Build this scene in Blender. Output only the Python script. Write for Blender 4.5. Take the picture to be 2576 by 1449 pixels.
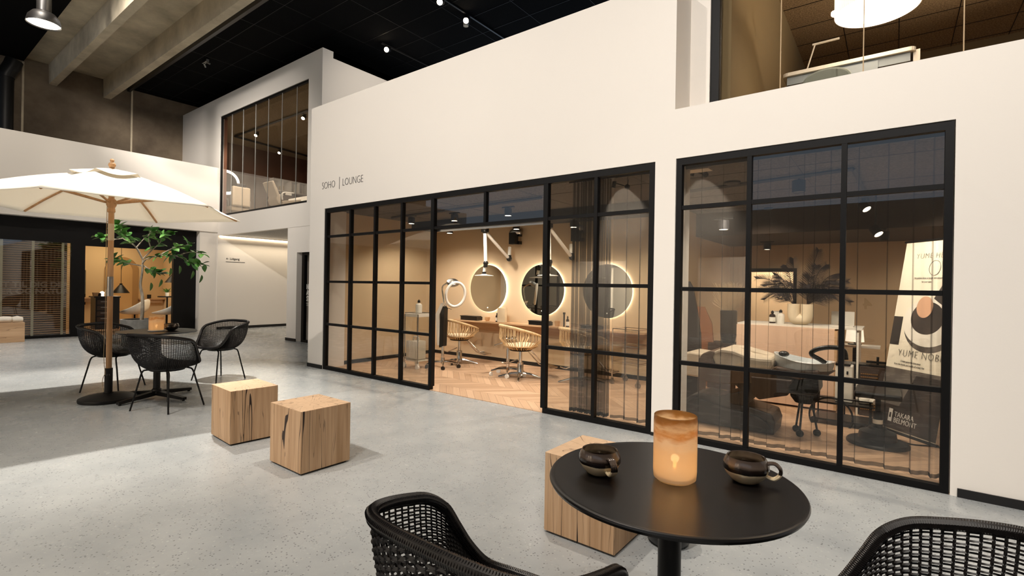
import bpy, math, random
from mathutils import Vector, Matrix
PI = math.pi
for o in list(bpy.data.objects): bpy.data.objects.remove(o)
SC = bpy.context.scene
COL = SC.collection
rnd = random.Random(7)

# ---------------------------------------------------------------- camera
YAW, ROLL, FPX, SYP, HC = -0.6508, 0.0165, 1257.88, -5.145, 1.3016
_f = Vector((math.sin(YAW), math.cos(YAW), 0.0))
_r = Vector((math.cos(YAW), -math.sin(YAW), 0.0))
_u = _r.cross(_f)
CR = _r * math.cos(ROLL) + _u * math.sin(ROLL)
CU = -_r * math.sin(ROLL) + _u * math.cos(ROLL)
CF = _f
cam_d = bpy.data.cameras.new('camera')
cam = bpy.data.objects.new('camera', cam_d)
COL.objects.link(cam)
cam.matrix_world = Matrix(((CR.x, CU.x, -CF.x, 0), (CR.y, CU.y, -CF.y, 0), (CR.z, CU.z, -CF.z, HC), (0, 0, 0, 1)))
cam_d.sensor_fit = 'HORIZONTAL'
cam_d.sensor_width = 36.0
cam_d.lens = FPX * 36.0 / 2576.0
cam_d.shift_y = SYP / 2576.0
cam_d.clip_start = 0.05
cam_d.clip_end = 200
SC.camera = cam

def ray(px, py):
    return CF + CR * ((px - 1288.0) / FPX) - CU * ((py - 724.5 - SYP) / FPX)
def aZ(px, py, z=0.0):
    d = ray(px, py); t = (z - HC) / d.z
    return Vector((d.x * t, d.y * t, z))
def aY(px, py, y):
    d = ray(px, py); t = y / d.y
    return Vector((d.x * t, y, HC + d.z * t))
def aX(px, py, x):
    d = ray(px, py); t = x / d.x
    return Vector((x, d.y * t, HC + d.z * t))

# ---------------------------------------------------------------- world, exposure, big lights
w = bpy.data.worlds.new('world'); SC.world = w; w.use_nodes = True
bg = w.node_tree.nodes['Background']
bg.inputs[0].default_value = (0.68, 0.82, 1.0, 1); bg.inputs[1].default_value = 0.8
SC.view_settings.view_transform = 'Standard'
SC.view_settings.look = 'None'
SC.view_settings.gamma = 1.0
SC.view_settings.use_curve_mapping = False
SC.view_settings.exposure = 0.0
cy = SC.cycles
cy.max_bounces = 8; cy.diffuse_bounces = 4; cy.glossy_bounces = 4; cy.transparent_max_bounces = 24; cy.transmission_bounces = 4
cy.caustics_reflective = False; cy.caustics_refractive = False
cy.sample_clamp_indirect = 4.0
cy.use_denoising = True

WARM = (1.0, 0.89, 0.76); WARMER = (1.0, 0.70, 0.42); NEUT = (1.0, 0.90, 0.78)
def spot(loc, target, power, angle=80, blend=0.6, radius=0.06, color=WARM):
    d = bpy.data.lights.new('spot_light', 'SPOT'); d.energy = power; d.spot_size = math.radians(angle)
    d.spot_blend = blend; d.shadow_soft_size = radius; d.color = color
    o = bpy.data.objects.new('spot_light', d); COL.objects.link(o); o.location = loc
    v = Vector(target) - Vector(loc)
    o.rotation_euler = v.to_track_quat('-Z', 'Y').to_euler()
    return o
def point(loc, power, radius=0.05, color=WARM):
    d = bpy.data.lights.new('point_light', 'POINT'); d.energy = power; d.shadow_soft_size = radius; d.color = color
    o = bpy.data.objects.new('point_light', d); COL.objects.link(o); o.location = loc
    return o
def area(loc, size, power, rot=(0, 0, 0), color=WARM, sy=None):
    d = bpy.data.lights.new('area_light', 'AREA'); d.energy = power; d.color = color; d.size = size
    if sy: d.shape = 'RECTANGLE'; d.size_y = sy
    o = bpy.data.objects.new('area_light', d); COL.objects.link(o); o.location = loc; o.rotation_euler = rot
    return o
# hall track spots that wash the white facade
for x, tx, pw in ((-6.3, -6.2, 640), (-3.6, -3.8, 620), (-0.9, -1.1, 740), (1.8, 1.6, 1150)):
    spot((x, -1.2, 6.3), (tx, 4.29, 2.2), pw, 78, 0.9, 0.05, (1.0, 0.93, 0.85))
spot((-6.6, 7.3, 6.3), (-9.5, 7.2, 5.0), 230, 80, 0.9, 0.05, (1.0, 0.89, 0.76))
spot((1.6, 7.2, 3.1), (0.9, 6.4, 5.0), 340, 130, 1.0, 0.1, (1.0, 0.86, 0.68))  # added uplight low in the upper right room, lifts its ceiling
# hall spots over the floor, the stools and the parasol
spot((-7.4, 2.7, 6.3), (-6.9, 1.7, 1.5), 2500, 56, 0.6, 0.07, (1.0, 0.93, 0.83))
spot((-4.9, 3.0, 6.4), (-3.6, 1.2, 0), 900, 62, 0.7, 0.07, (1.0, 0.91, 0.80))
spot((-4.6, -1.2, 6.3), (-4.4, 0.6, 0), 800, 52, 0.8, 0.1, (1.0, 0.92, 0.82))
spot((-1.2, -1.6, 6.3), (-1.6, 1.0, 0), 450, 70, 0.8, 0.1, (1.0, 0.9, 0.78))
spot((-2.6, 3.2, 6.4), (-1.4, 1.2, 0), 600, 70, 0.7, 0.07, (1.0, 0.88, 0.74))
spot((-10.9, 2.6, 6.3), (-11.3, 1.9, 0), 1700, 66, 0.8, 0.1, (1.0, 0.94, 0.87))
spot((-10.5, 1.5, 6.3), (-14.6, 2.2, 3.0), 380, 90, 0.9, 0.1, (1.0, 0.9, 0.78))
spot((-8.5, 2.4, 6.3), (-15.6, 5.9, 5.2), 2400, 44, 0.9, 0.1, (1.0, 0.92, 0.82))
for x in (-16, -10, -4, 2):
    spot((x, -1.6, 6.2), (x, -5.0, 1.8), 160, 90, 0.9, 0.1, (1.0, 0.93, 0.84))  # added spots aimed at the opposite wall, brighten it for reflections
for x, y, z in ((-1.4, 7.2, 2.3), (0.6, 7.2, 2.3), (-1.3, 8.7, 2.0), (0.6, 8.7, 2.0)):
    spot((x, y, z), (x, y + .3, 0), 24, 145, 0.6, 0.05, WARM)  # added downlights without fixtures, brighten the back room walls
spot((-8.6, -0.6, 6.3), (-13.2, 6.2, 3.0), 1500, 58, 1.0, 0.1, (1.0, 0.93, 0.85))  # added spot out of view, brightens the box front and passage
# salon downlights
for x, y in ((-6.1, 5.6), (-4.9, 5.5), (-3.7, 5.5), (-2.4, 5.5), (-1.2, 5.3), (-0.1, 5.3)):
    spot((x, y, 2.30), (x, y + 0.25, 0), 96 if x < -2 else 130, 140, 0.6, 0.05, WARM)

# ---------------------------------------------------------------- materials
def nodes(name):
    m = bpy.data.materials.new(name); m.use_nodes = True
    nt = m.node_tree; return m, nt, nt.nodes['Principled BSDF']
def lin(c):
    return tuple((v / 12.92 if v <= 0.04045 else ((v + 0.055) / 1.055) ** 2.4) for v in c) + (1,)
def H(h):
    return lin(tuple(int(h[i:i + 2], 16) / 255 for i in (0, 2, 4)))
MATS = {}
def mat(name, col, rough=0.5, metal=0.0, spec=0.5, emit=None, es=0.0, noise=None, bump=None, coat=0.0, trans=0.0, sss=0.0):
    """noise = (second colour, scale xyz, detail, lo, hi); bump = (scale, strength)"""
    m, nt, b = nodes(name)
    c = H(col) if isinstance(col, str) else lin(col)
    b.inputs['Base Color'].default_value = c
    b.inputs['Roughness'].default_value = rough
    b.inputs['Metallic'].default_value = metal
    b.inputs['Specular IOR Level'].default_value = spec
    if coat: b.inputs['Coat Weight'].default_value = coat
    if trans: b.inputs['Transmission Weight'].default_value = trans
    if emit:
        b.inputs['Emission Color'].default_value = H(emit) if isinstance(emit, str) else lin(emit)
        b.inputs['Emission Strength'].default_value = es
    if noise or bump:
        tc = nt.nodes.new('ShaderNodeTexCoord')
    if noise:
        c2, sc, det, lo, hi = noise
        mp = nt.nodes.new('ShaderNodeMapping'); mp.inputs['Scale'].default_value = sc
        nt.links.new(tc.outputs['Object'], mp.inputs[0])
        nz = nt.nodes.new('ShaderNodeTexNoise'); nz.inputs['Scale'].default_value = 1; nz.inputs['Detail'].default_value = det
        nt.links.new(mp.outputs[0], nz.inputs[0])
        rp = nt.nodes.new('ShaderNodeValToRGB'); rp.color_ramp.elements[0].position = lo; rp.color_ramp.elements[1].position = hi
        rp.color_ramp.elements[0].color = c; rp.color_ramp.elements[1].color = H(c2)
        nt.links.new(nz.outputs[0], rp.inputs[0]); nt.links.new(rp.outputs[0], b.inputs['Base Color'])
    if bump:
        nz = nt.nodes.new('ShaderNodeTexNoise'); nz.inputs['Scale'].default_value = bump[0]; nz.inputs['Detail'].default_value = 3
        nt.links.new(tc.outputs['Object'], nz.inputs[0])
        bp = nt.nodes.new('ShaderNodeBump'); bp.inputs['Strength'].default_value = bump[1]; bp.inputs['Distance'].default_value = 0.01
        nt.links.new(nz.outputs[0], bp.inputs['Height']); nt.links.new(bp.outputs[0], b.inputs['Normal'])
    MATS[name] = m
    return m
def nn(nt, t, **kw):
    n = nt.nodes.new(t)
    for k, v in kw.items(): setattr(n, k, v)
    return n
def math_n(nt, op, a, b=None, c=None):
    n = nt.nodes.new('ShaderNodeMath'); n.operation = op
    for i, v in enumerate((a, b, c)):
        if v is None: continue
        if isinstance(v, (int, float)): n.inputs[i].default_value = v
        else: nt.links.new(v, n.inputs[i])
    return n.outputs[0]

white = mat('white_plaster', 'EAE3DA', 0.85, bump=(60, 0.04))
white_cool = mat('white_plaster_hall', 'E6E2DC', 0.85)
black_frame = mat('black_metal_frame', '060505', 0.5, spec=0.2)
black_wall = mat('black_wall_paint', '0C0A0A', 0.6, spec=0.25)
black_plinth = mat('black_skirting', '0B0909', 0.5)
blackceil = mat('black_acoustic_board', '050505', 0.95, spec=0.1, noise=('100F10', (60, 60, 60), 4, 0.35, 0.75))
greyceil = mat('grey_acoustic_board', '4C4745', 0.95, noise=('767069', (70, 70, 70), 4, 0.35, 0.7))
lightceil = mat('light_acoustic_board', '9A9691', 0.95, noise=('BDB8B2', (70, 70, 70), 4, 0.35, 0.7))
brownceil = mat('brown_acoustic_board', '7A674E', 0.95, noise=('B69C78', (55, 55, 55), 4, 0.35, 0.7))
tanwall = mat('tan_wall_paint', 'CCB493', 0.85)
tanshop = mat('warm_tan_wall_paint', 'D6B88C', 0.85)
terracotta = mat('terracotta_wall_paint', '6E4632', 0.85)
greigewall = mat('greige_wall_paint', '8E7C6C', 0.85)
olivewall = mat('olive_beige_wall_paint', '9C8A68', 0.8)
chrome = mat('chrome', 'D8D4CE', 0.12, 1.0)
steel = mat('brushed_steel', 'A8A6A2', 0.3, 1.0)
blackplastic = mat('black_plastic', '121110', 0.35)
blackmetal = mat('black_powder_coat', '0C0A09', 0.45, spec=0.3)
rattan_black = mat('black_rattan', '100C0B', 0.42, noise=('1A1412', (90, 90, 90), 3, 0.4, 0.7))
leatherblack = mat('black_leather', '151314', 0.4)
cream = mat('cream_cushion', 'DCC9A8', 0.55)
creamleather = mat('cream_leather', 'C9B9A2', 0.45)
whitepl = mat('white_plastic', 'ECE6DA', 0.35)
ceramic = mat('white_ceramic', 'DCE1E2', 0.12, coat=0.5)
oak = mat('oak_veneer', 'C3A17C', 0.5, noise=('B08A64', (3, 3, 40), 4, 0.35, 0.7))
rattan = mat('natural_rattan', 'D8BC90', 0.5, noise=('C29E6C', (20, 20, 20), 3, 0.35, 0.7))
polewood = mat('parasol_wood', 'C79A6C', 0.5, noise=('B0804F', (30, 30, 3), 4, 0.35, 0.7))
canvas = mat('parasol_canvas', 'F3EDE1', 0.85)
rope = mat('beige_cord', 'B39A78', 0.8)
concretepot = mat('concrete_pot', '77746F', 0.85, noise=('8D8A84', (9, 9, 9), 4, 0.35, 0.7))
bark = mat('pale_bark', 'A89B88', 0.85, noise=('7D7060', (25, 25, 8), 4, 0.4, 0.65))
soil = mat('dark_soil', '2A211A', 0.95)
leafm = mat('ficus_leaf', '386B2A', 0.38, noise=('6B9A48', (4, 4, 4), 2, 0.4, 0.65))
palm_m = mat('dark_palm_frond', '1E1213', 0.6)
drym = mat('dried_grass', 'CDB38C', 0.9)
peach = mat('peach_desk_panel', 'D9B79C', 0.7)
vasem = mat('cream_vase', 'E4D2B4', 0.6)
amber = mat('amber_bottle_glass', '2A1A10', 0.15)
paper = mat('white_label', 'EDE7DA', 0.7)
towelm = mat('white_towel', 'E6DED0', 0.95, bump=(40, 0.5))
textblack = mat('black_lettering', '1A1716', 0.6)
textwhite = mat('white_lettering', 'E8E4DC', 0.6)
textoutline = mat('pale_outline_lettering', 'B9B4AA', 0.6)
blackdesk = mat('black_laminate', '0F0D0D', 0.3)
browncab = mat('brown_cabinet', '3A2A20', 0.6)
slatm = mat('wood_blind_slat', 'B98E5C', 0.55)
tapem = mat('blind_ladder_tape', 'A39C86', 0.8)
glow_warm = mat('warm_lamp_glow', 'FFF2DC', 0.5, emit='FFE9C8', es=9)
glow_white = mat('white_light_ring', 'FFFFFF', 0.5, emit='FFF6E6', es=7)
glow_soft = mat('lit_lamp_shade', 'FFF6E8', 0.6, emit='FFEFD8', es=1.3)
halo = mat('mirror_back_light', 'FFF4E2', 0.5, emit='FFF1DC', es=45)
strip_m = mat('ceiling_strip_light', 'FFF4E2', 0.5, emit='FFE6C4', es=8)
mirror_m = mat('mirror_glass', 'CFCFC8', 0.0, 1.0)
pottery = mat('terracotta_bowl', 'C79C6E', 0.6)
sage = mat('sage_upholstery', '9DA7A0', 0.7)
bluegrey = mat('pale_blue_grey_panel', '9AA5AE', 0.5)
washbrown = mat('brown_base_shell', '5A4536', 0.4)
darkgrey = mat('dark_grey_base', '3A3634', 0.4)
photo_grey = mat('grey_photo_print', '6F675F', 0.6, noise=('4A4440', (6, 6, 6), 3, 0.4, 0.6))
photo_dark = mat('dark_photo_print', '2B2522', 0.6, noise=('463C36', (5, 5, 5), 3, 0.4, 0.65))
skin_print = mat('skin_photo_print', 'CFA283', 0.6)
bannerm = mat('banner_print', 'EFE6D2', 0.6)

def glass_mat(name, tint, base=0.04):
    m = bpy.data.materials.new(name); m.use_nodes = True; nt = m.node_tree
    for n in list(nt.nodes): nt.nodes.remove(n)
    out = nn(nt, 'ShaderNodeOutputMaterial'); mx = nn(nt, 'ShaderNodeMixShader')
    tr = nn(nt, 'ShaderNodeBsdfTransparent'); tr.inputs[0].default_value = tint + (1,)
    gl = nn(nt, 'ShaderNodeBsdfGlossy'); gl.inputs['Roughness'].default_value = 0.0; gl.inputs[0].default_value = (1, 1, 1, 1)
    ge = nn(nt, 'ShaderNodeNewGeometry')
    dp = nn(nt, 'ShaderNodeVectorMath', operation='DOT_PRODUCT')
    nt.links.new(ge.outputs['Normal'], dp.inputs[0]); nt.links.new(ge.outputs['Incoming'], dp.inputs[1])
    a = math_n(nt, 'ABSOLUTE', dp.outputs['Value']); a = math_n(nt, 'SUBTRACT', 1.0, a); a = math_n(nt, 'POWER', a, 5.0)
    a = math_n(nt, 'MULTIPLY_ADD', a, 1 - base, base)
    nt.links.new(a, mx.inputs[0]); nt.links.new(tr.outputs[0], mx.inputs[1]); nt.links.new(gl.outputs[0], mx.inputs[2])
    nt.links.new(mx.outputs[0], out.inputs[0])
    return m
pane_m = glass_mat('tinted_window_glass', (0.84, 0.83, 0.80), 0.042)
pane_up = glass_mat('upper_window_glass', (0.85, 0.83, 0.80), 0.04)
clear_m = glass_mat('clear_glass', (0.97, 0.97, 0.95), 0.05)

def sheer(name, col, alpha):
    m = bpy.data.materials.new(name); m.use_nodes = True; nt = m.node_tree
    for n in list(nt.nodes): nt.nodes.remove(n)
    out = nn(nt, 'ShaderNodeOutputMaterial'); mx = nn(nt, 'ShaderNodeMixShader')
    tr = nn(nt, 'ShaderNodeBsdfTransparent'); df = nn(nt, 'ShaderNodeBsdfDiffuse'); df.inputs[0].default_value = col
    ge = nn(nt, 'ShaderNodeNewGeometry'); dp = nn(nt, 'ShaderNodeVectorMath', operation='DOT_PRODUCT')
    nt.links.new(ge.outputs['Normal'], dp.inputs[0]); nt.links.new(ge.outputs['Incoming'], dp.inputs[1])
    a = math_n(nt, 'ABSOLUTE', dp.outputs['Value']); a = math_n(nt, 'MAXIMUM', a, 0.16)
    a = math_n(nt, 'DIVIDE', 1.0, a); a = math_n(nt, 'POWER', 1 - alpha, a); a = math_n(nt, 'SUBTRACT', 1.0, a)
    nt.links.new(a, mx.inputs[0]); nt.links.new(tr.outputs[0], mx.inputs[1]); nt.links.new(df.outputs[0], mx.inputs[2])
    nt.links.new(mx.outputs[0], out.inputs[0])
    return m
sheer_m = sheer('black_sheer_fabric', (0.02, 0.018, 0.016, 1), 0.20)
sheer_dense = sheer('black_gathered_fabric', (0.02, 0.018, 0.016, 1), 0.27)
soffit_dark = mat('anthracite_soffit', '2A2829', 0.9)
soffit_brown = mat('dark_brown_soffit', '3A2E24', 0.9)
joint_m = mat('clear_silicone_joint', 'A9A8A2', 0.3)
sheer_hem = sheer('black_hem_fabric', (0.015, 0.013, 0.012, 1), 0.75)

def concrete_floor():
    m, nt, b = nodes('polished_concrete')
    tc = nn(nt, 'ShaderNodeTexCoord')
    n1 = nn(nt, 'ShaderNodeTexNoise'); n1.inputs['Scale'].default_value = 0.9; n1.inputs['Detail'].default_value = 8; n1.inputs['Roughness'].default_value = 0.65
    nt.links.new(tc.outputs['Object'], n1.inputs[0])
    r1 = nn(nt, 'ShaderNodeValToRGB'); r1.color_ramp.elements[0].position = 0.2; r1.color_ramp.elements[1].position = 0.8
    r1.color_ramp.elements[0].color = H('8C9194'); r1.color_ramp.elements[1].color = H('BBBDBC')
    nt.links.new(n1.outputs[0], r1.inputs[0])
    # fine aggregate specks
    vo = nn(nt, 'ShaderNodeTexVoronoi'); vo.inputs['Scale'].default_value = 70
    nt.links.new(tc.outputs['Object'], vo.inputs[0])
    n2 = nn(nt, 'ShaderNodeTexNoise'); n2.inputs['Scale'].default_value = 14; n2.inputs['Detail'].default_value = 2
    nt.links.new(tc.outputs['Object'], n2.inputs[0])
    sep = nn(nt, 'ShaderNodeSeparateColor'); nt.links.new(vo.outputs['Color'], sep.inputs[0])
    k = math_n(nt, 'LESS_THAN', vo.outputs['Distance'], 0.30)
    k2 = math_n(nt, 'GREATER_THAN', sep.outputs[0], 0.60)
    k3 = math_n(nt, 'GREATER_THAN', n2.outputs[0], 0.46)
    k = math_n(nt, 'MULTIPLY', k, k2); k = math_n(nt, 'MULTIPLY', k, k3); k = math_n(nt, 'MULTIPLY', k, 0.62)
    mx = nn(nt, 'ShaderNodeMix', data_type='RGBA'); nt.links.new(k, mx.inputs[0]); nt.links.new(r1.outputs[0], mx.inputs[6]); mx.inputs[7].default_value = H('4E4F52')
    # light specks
    k4 = math_n(nt, 'LESS_THAN', sep.outputs[1], 0.10); k5 = math_n(nt, 'LESS_THAN', vo.outputs['Distance'], 0.35)
    k4 = math_n(nt, 'MULTIPLY', k4, k5); k4 = math_n(nt, 'MULTIPLY', k4, 0.2)
    mx2 = nn(nt, 'ShaderNodeMix', data_type='RGBA'); nt.links.new(k4, mx2.inputs[0]); nt.links.new(mx.outputs[2], mx2.inputs[6]); mx2.inputs[7].default_value = H('D8D4CC')
    nt.links.new(mx2.outputs[2], b.inputs['Base Color'])
    n3 = nn(nt, 'ShaderNodeTexNoise'); n3.inputs['Scale'].default_value = 5; n3.inputs['Detail'].default_value = 6
    nt.links.new(tc.outputs['Object'], n3.inputs[0])
    ro = math_n(nt, 'MULTIPLY_ADD', n3.outputs[0], 0.06, 0.24); nt.links.new(ro, b.inputs['Roughness'])
    b.inputs['Specular IOR Level'].default_value = 0.5
    return m
floor_m = concrete_floor()

def raw_concrete(name, c1, c2, sc=1.0):
    m, nt, b = nodes(name)
    tc = nn(nt, 'ShaderNodeTexCoord'); mp = nn(nt, 'ShaderNodeMapping'); mp.inputs['Scale'].default_value = (sc, sc, sc)
    nt.links.new(tc.outputs['Object'], mp.inputs[0])
    n1 = nn(nt, 'ShaderNodeTexNoise'); n1.inputs['Scale'].default_value = 1.1; n1.inputs['Detail'].default_value = 10; n1.inputs['Roughness'].default_value = 0.62
    nt.links.new(mp.outputs[0], n1.inputs[0])
    r = nn(nt, 'ShaderNodeValToRGB'); r.color_ramp.elements[0].position = 0.32; r.color_ramp.elements[1].position = 0.68
    r.color_ramp.elements[0].color = H(c1); r.color_ramp.elements[1].color = H(c2)
    nt.links.new(n1.outputs[0], r.inputs[0]); nt.links.new(r.outputs[0], b.inputs['Base Color'])
    b.inputs['Roughness'].default_value = 0.9
    bp = nn(nt, 'ShaderNodeBump'); bp.inputs['Strength'].default_value = 0.25; bp.inputs['Distance'].default_value = 0.02
    nt.links.new(n1.outputs[0], bp.inputs['Height']); nt.links.new(bp.outputs[0], b.inputs['Normal'])
    return m
conc_wall = raw_concrete('rough_concrete_wall', '54483B', '7C6E5C')
conc_beam = raw_concrete('board_cast_concrete', 'A79B86', 'D6C9B0', 1.4)

def herringbone():
    m, nt, b = nodes('herringbone_wood_floor')
    tc = nn(nt, 'ShaderNodeTexCoord'); sp = nn(nt, 'ShaderNodeSeparateXYZ'); nt.links.new(tc.outputs['Object'], sp.inputs[0])
    W = 0.42
    col = math_n(nt, 'DIVIDE', sp.outputs[1], W); ci = math_n(nt, 'FLOOR', col)
    pp = math_n(nt, 'PINGPONG', sp.outputs[1], W)
    v = math_n(nt, 'ADD', sp.outputs[0], pp); v = math_n(nt, 'DIVIDE', v, 0.115); vi = math_n(nt, 'FLOOR', v)
    vf = math_n(nt, 'FRACT', v)
    cmb = nn(nt, 'ShaderNodeCombineXYZ'); nt.links.new(vi, cmb.inputs[0]); nt.links.new(ci, cmb.inputs[1])
    wn = nn(nt, 'ShaderNodeTexWhiteNoise'); nt.links.new(cmb.outputs[0], wn.inputs[0])
    # grain along the board
    gr = nn(nt, 'ShaderNodeCombineXYZ')
    g1 = math_n(nt, 'MULTIPLY', v, 9.0); nt.links.new(g1, gr.inputs[0]); nt.links.new(math_n(nt, 'MULTIPLY', sp.outputs[1], 2.5), gr.inputs[1]); nt.links.new(math_n(nt, 'MULTIPLY', wn.outputs[0], 30), gr.inputs[2])
    ng = nn(nt, 'ShaderNodeTexNoise'); ng.inputs['Scale'].default_value = 1; ng.inputs['Detail'].default_value = 4; nt.links.new(gr.outputs[0], ng.inputs[0])
    t = math_n(nt, 'MULTIPLY', wn.outputs[0], 0.55); t = math_n(nt, 'MULTIPLY_ADD', ng.outputs[0], 0.6, t)
    r = nn(nt, 'ShaderNodeValToRGB'); r.color_ramp.elements[0].position = 0.15; r.color_ramp.elements[1].position = 0.95
    r.color_ramp.elements[0].color = H('A88668'); r.color_ramp.elements[1].color = H('D2B090')
    nt.links.new(t, r.inputs[0])
    e = math_n(nt, 'LESS_THAN', vf, 0.05)
    cf = math_n(nt, 'FRACT', col); e2 = math_n(nt, 'LESS_THAN', cf, 0.012); e = math_n(nt, 'MAXIMUM', e, e2)
    mx = nn(nt, 'ShaderNodeMix', data_type='RGBA'); nt.links.new(math_n(nt, 'MULTIPLY', e, 0.6), mx.inputs[0]); nt.links.new(r.outputs[0], mx.inputs[6]); mx.inputs[7].default_value = H('5A3A22')
    nt.links.new(mx.outputs[2], b.inputs['Base Color']); b.inputs['Roughness'].default_value = 0.4
    return m
wood_floor_m = herringbone()

def oak_block():
    m, nt, b = nodes('cracked_oak_block')
    tc = nn(nt, 'ShaderNodeTexCoord'); oi = nn(nt, 'ShaderNodeObjectInfo')
    def noise(scale, det=4, dist=0.0):
        mp = nn(nt, 'ShaderNodeMapping'); mp.inputs['Scale'].default_value = scale
        nt.links.new(tc.outputs['Object'], mp.inputs[0])
        cv = nn(nt, 'ShaderNodeVectorMath', operation='ADD'); nt.links.new(mp.outputs[0], cv.inputs[0])
        m2 = nn(nt, 'ShaderNodeVectorMath', operation='SCALE'); nt.links.new(oi.outputs['Random'], m2.inputs['Scale']); m2.inputs[0].default_value = (37, 53, 71)
        nt.links.new(m2.outputs[0], cv.inputs[1])
        n = nn(nt, 'ShaderNodeTexNoise'); n.inputs['Scale'].default_value = 1; n.inputs['Detail'].default_value = det; n.inputs['Distortion'].default_value = dist
        nt.links.new(cv.outputs[0], n.inputs[0]); return n.outputs[0]
    g = noise((38, 38, 1.6), 5, 0.4)
    g2 = noise((7, 7, 0.7), 3, 0.6)
    t = math_n(nt, 'MULTIPLY', g, 0.6); t = math_n(nt, 'MULTIPLY_ADD', g2, 0.4, t)
    r = nn(nt, 'ShaderNodeValToRGB'); r.color_ramp.elements[0].position = 0.33; r.color_ramp.elements[1].position = 0.66
    r.color_ramp.elements[0].color = H('A98560'); r.color_ramp.elements[1].color = H('CDAA86')
    nt.links.new(t, r.inputs[0])
    c = noise((6.5, 6.5, 0.28), 2, 0.1); c = math_n(nt, 'SUBTRACT', c, 0.5); c = math_n(nt, 'ABSOLUTE', c)
    wv = noise((3, 3, 2.2), 2); wv = math_n(nt, 'MULTIPLY_ADD', wv, 0.020, -0.0065); k = math_n(nt, 'LESS_THAN', c, wv)
    c2 = noise((13, 13, 0.5), 2, 0.05); c2 = math_n(nt, 'SUBTRACT', c2, 0.5); c2 = math_n(nt, 'ABSOLUTE', c2); k2 = math_n(nt, 'LESS_THAN', c2, 0.004)
    k2 = math_n(nt, 'MULTIPLY', k2, 0.45); k = math_n(nt, 'MAXIMUM', k, k2)
    # top end grain: radial checks instead of long cracks
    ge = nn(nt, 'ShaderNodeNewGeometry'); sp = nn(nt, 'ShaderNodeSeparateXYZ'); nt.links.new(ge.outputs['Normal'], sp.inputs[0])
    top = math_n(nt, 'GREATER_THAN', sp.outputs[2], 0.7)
    so = nn(nt, 'ShaderNodeSeparateXYZ'); nt.links.new(tc.outputs['Object'], so.inputs[0])
    ang = math_n(nt, 'ARCTAN2', so.outputs[1], so.outputs[0]); rr = math_n(nt, 'POWER', math_n(nt, 'ADD', math_n(nt, 'MULTIPLY', so.outputs[0], so.outputs[0]), math_n(nt, 'MULTIPLY', so.outputs[1], so.outputs[1])), 0.5)
    cb = nn(nt, 'ShaderNodeCombineXYZ'); nt.links.new(math_n(nt, 'MULTIPLY', ang, 2.0), cb.inputs[0]); nt.links.new(math_n(nt, 'MULTIPLY', rr, 3.0), cb.inputs[1]); nt.links.new(math_n(nt, 'MULTIPLY', oi.outputs['Random'], 50), cb.inputs[2])
    nr = nn(nt, 'ShaderNodeTexNoise'); nr.inputs['Scale'].default_value = 1.3; nr.inputs['Detail'].default_value = 1; nt.links.new(cb.outputs[0], nr.inputs[0])
    kr = math_n(nt, 'LESS_THAN', math_n(nt, 'ABSOLUTE', math_n(nt, 'SUBTRACT', nr.outputs[0], 0.5)), 0.006)
    kr = math_n(nt, 'MULTIPLY', kr, 0.65)
    mk = nn(nt, 'ShaderNodeMix', data_type='FLOAT'); nt.links.new(top, mk.inputs[0]); nt.links.new(k, mk.inputs[2]); nt.links.new(kr, mk.inputs[3])
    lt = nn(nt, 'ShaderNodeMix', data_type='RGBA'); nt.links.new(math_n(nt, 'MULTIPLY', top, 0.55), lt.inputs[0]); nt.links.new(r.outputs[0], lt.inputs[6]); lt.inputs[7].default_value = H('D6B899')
    mx = nn(nt, 'ShaderNodeMix', data_type='RGBA'); nt.links.new(mk.outputs[0], mx.inputs[0]); nt.links.new(lt.outputs[2], mx.inputs[6]); mx.inputs[7].default_value = H('2A180D')
    nt.links.new(mx.outputs[2], b.inputs['Base Color']); b.inputs['Roughness'].default_value = 0.65
    bp = nn(nt, 'ShaderNodeBump'); bp.invert = True; bp.inputs['Strength'].default_value = 0.6; bp.inputs['Distance'].default_value = 0.004
    nt.links.new(mk.outputs[0], bp.inputs['Height']); nt.links.new(bp.outputs[0], b.inputs['Normal'])
    return m
oakblock_m = oak_block()
def translucent(m, f):
    nt = m.node_tree; b = nt.nodes['Principled BSDF']; out = [n for n in nt.nodes if n.type == 'OUTPUT_MATERIAL'][0]
    tl = nn(nt, 'ShaderNodeBsdfTranslucent'); tl.inputs[0].default_value = b.inputs['Base Color'].default_value
    mx = nn(nt, 'ShaderNodeMixShader'); mx.inputs[0].default_value = f
    nt.links.new(b.outputs[0], mx.inputs[1]); nt.links.new(tl.outputs[0], mx.inputs[2]); nt.links.new(mx.outputs[0], out.inputs[0])
translucent(canvas, 0.4)

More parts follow.
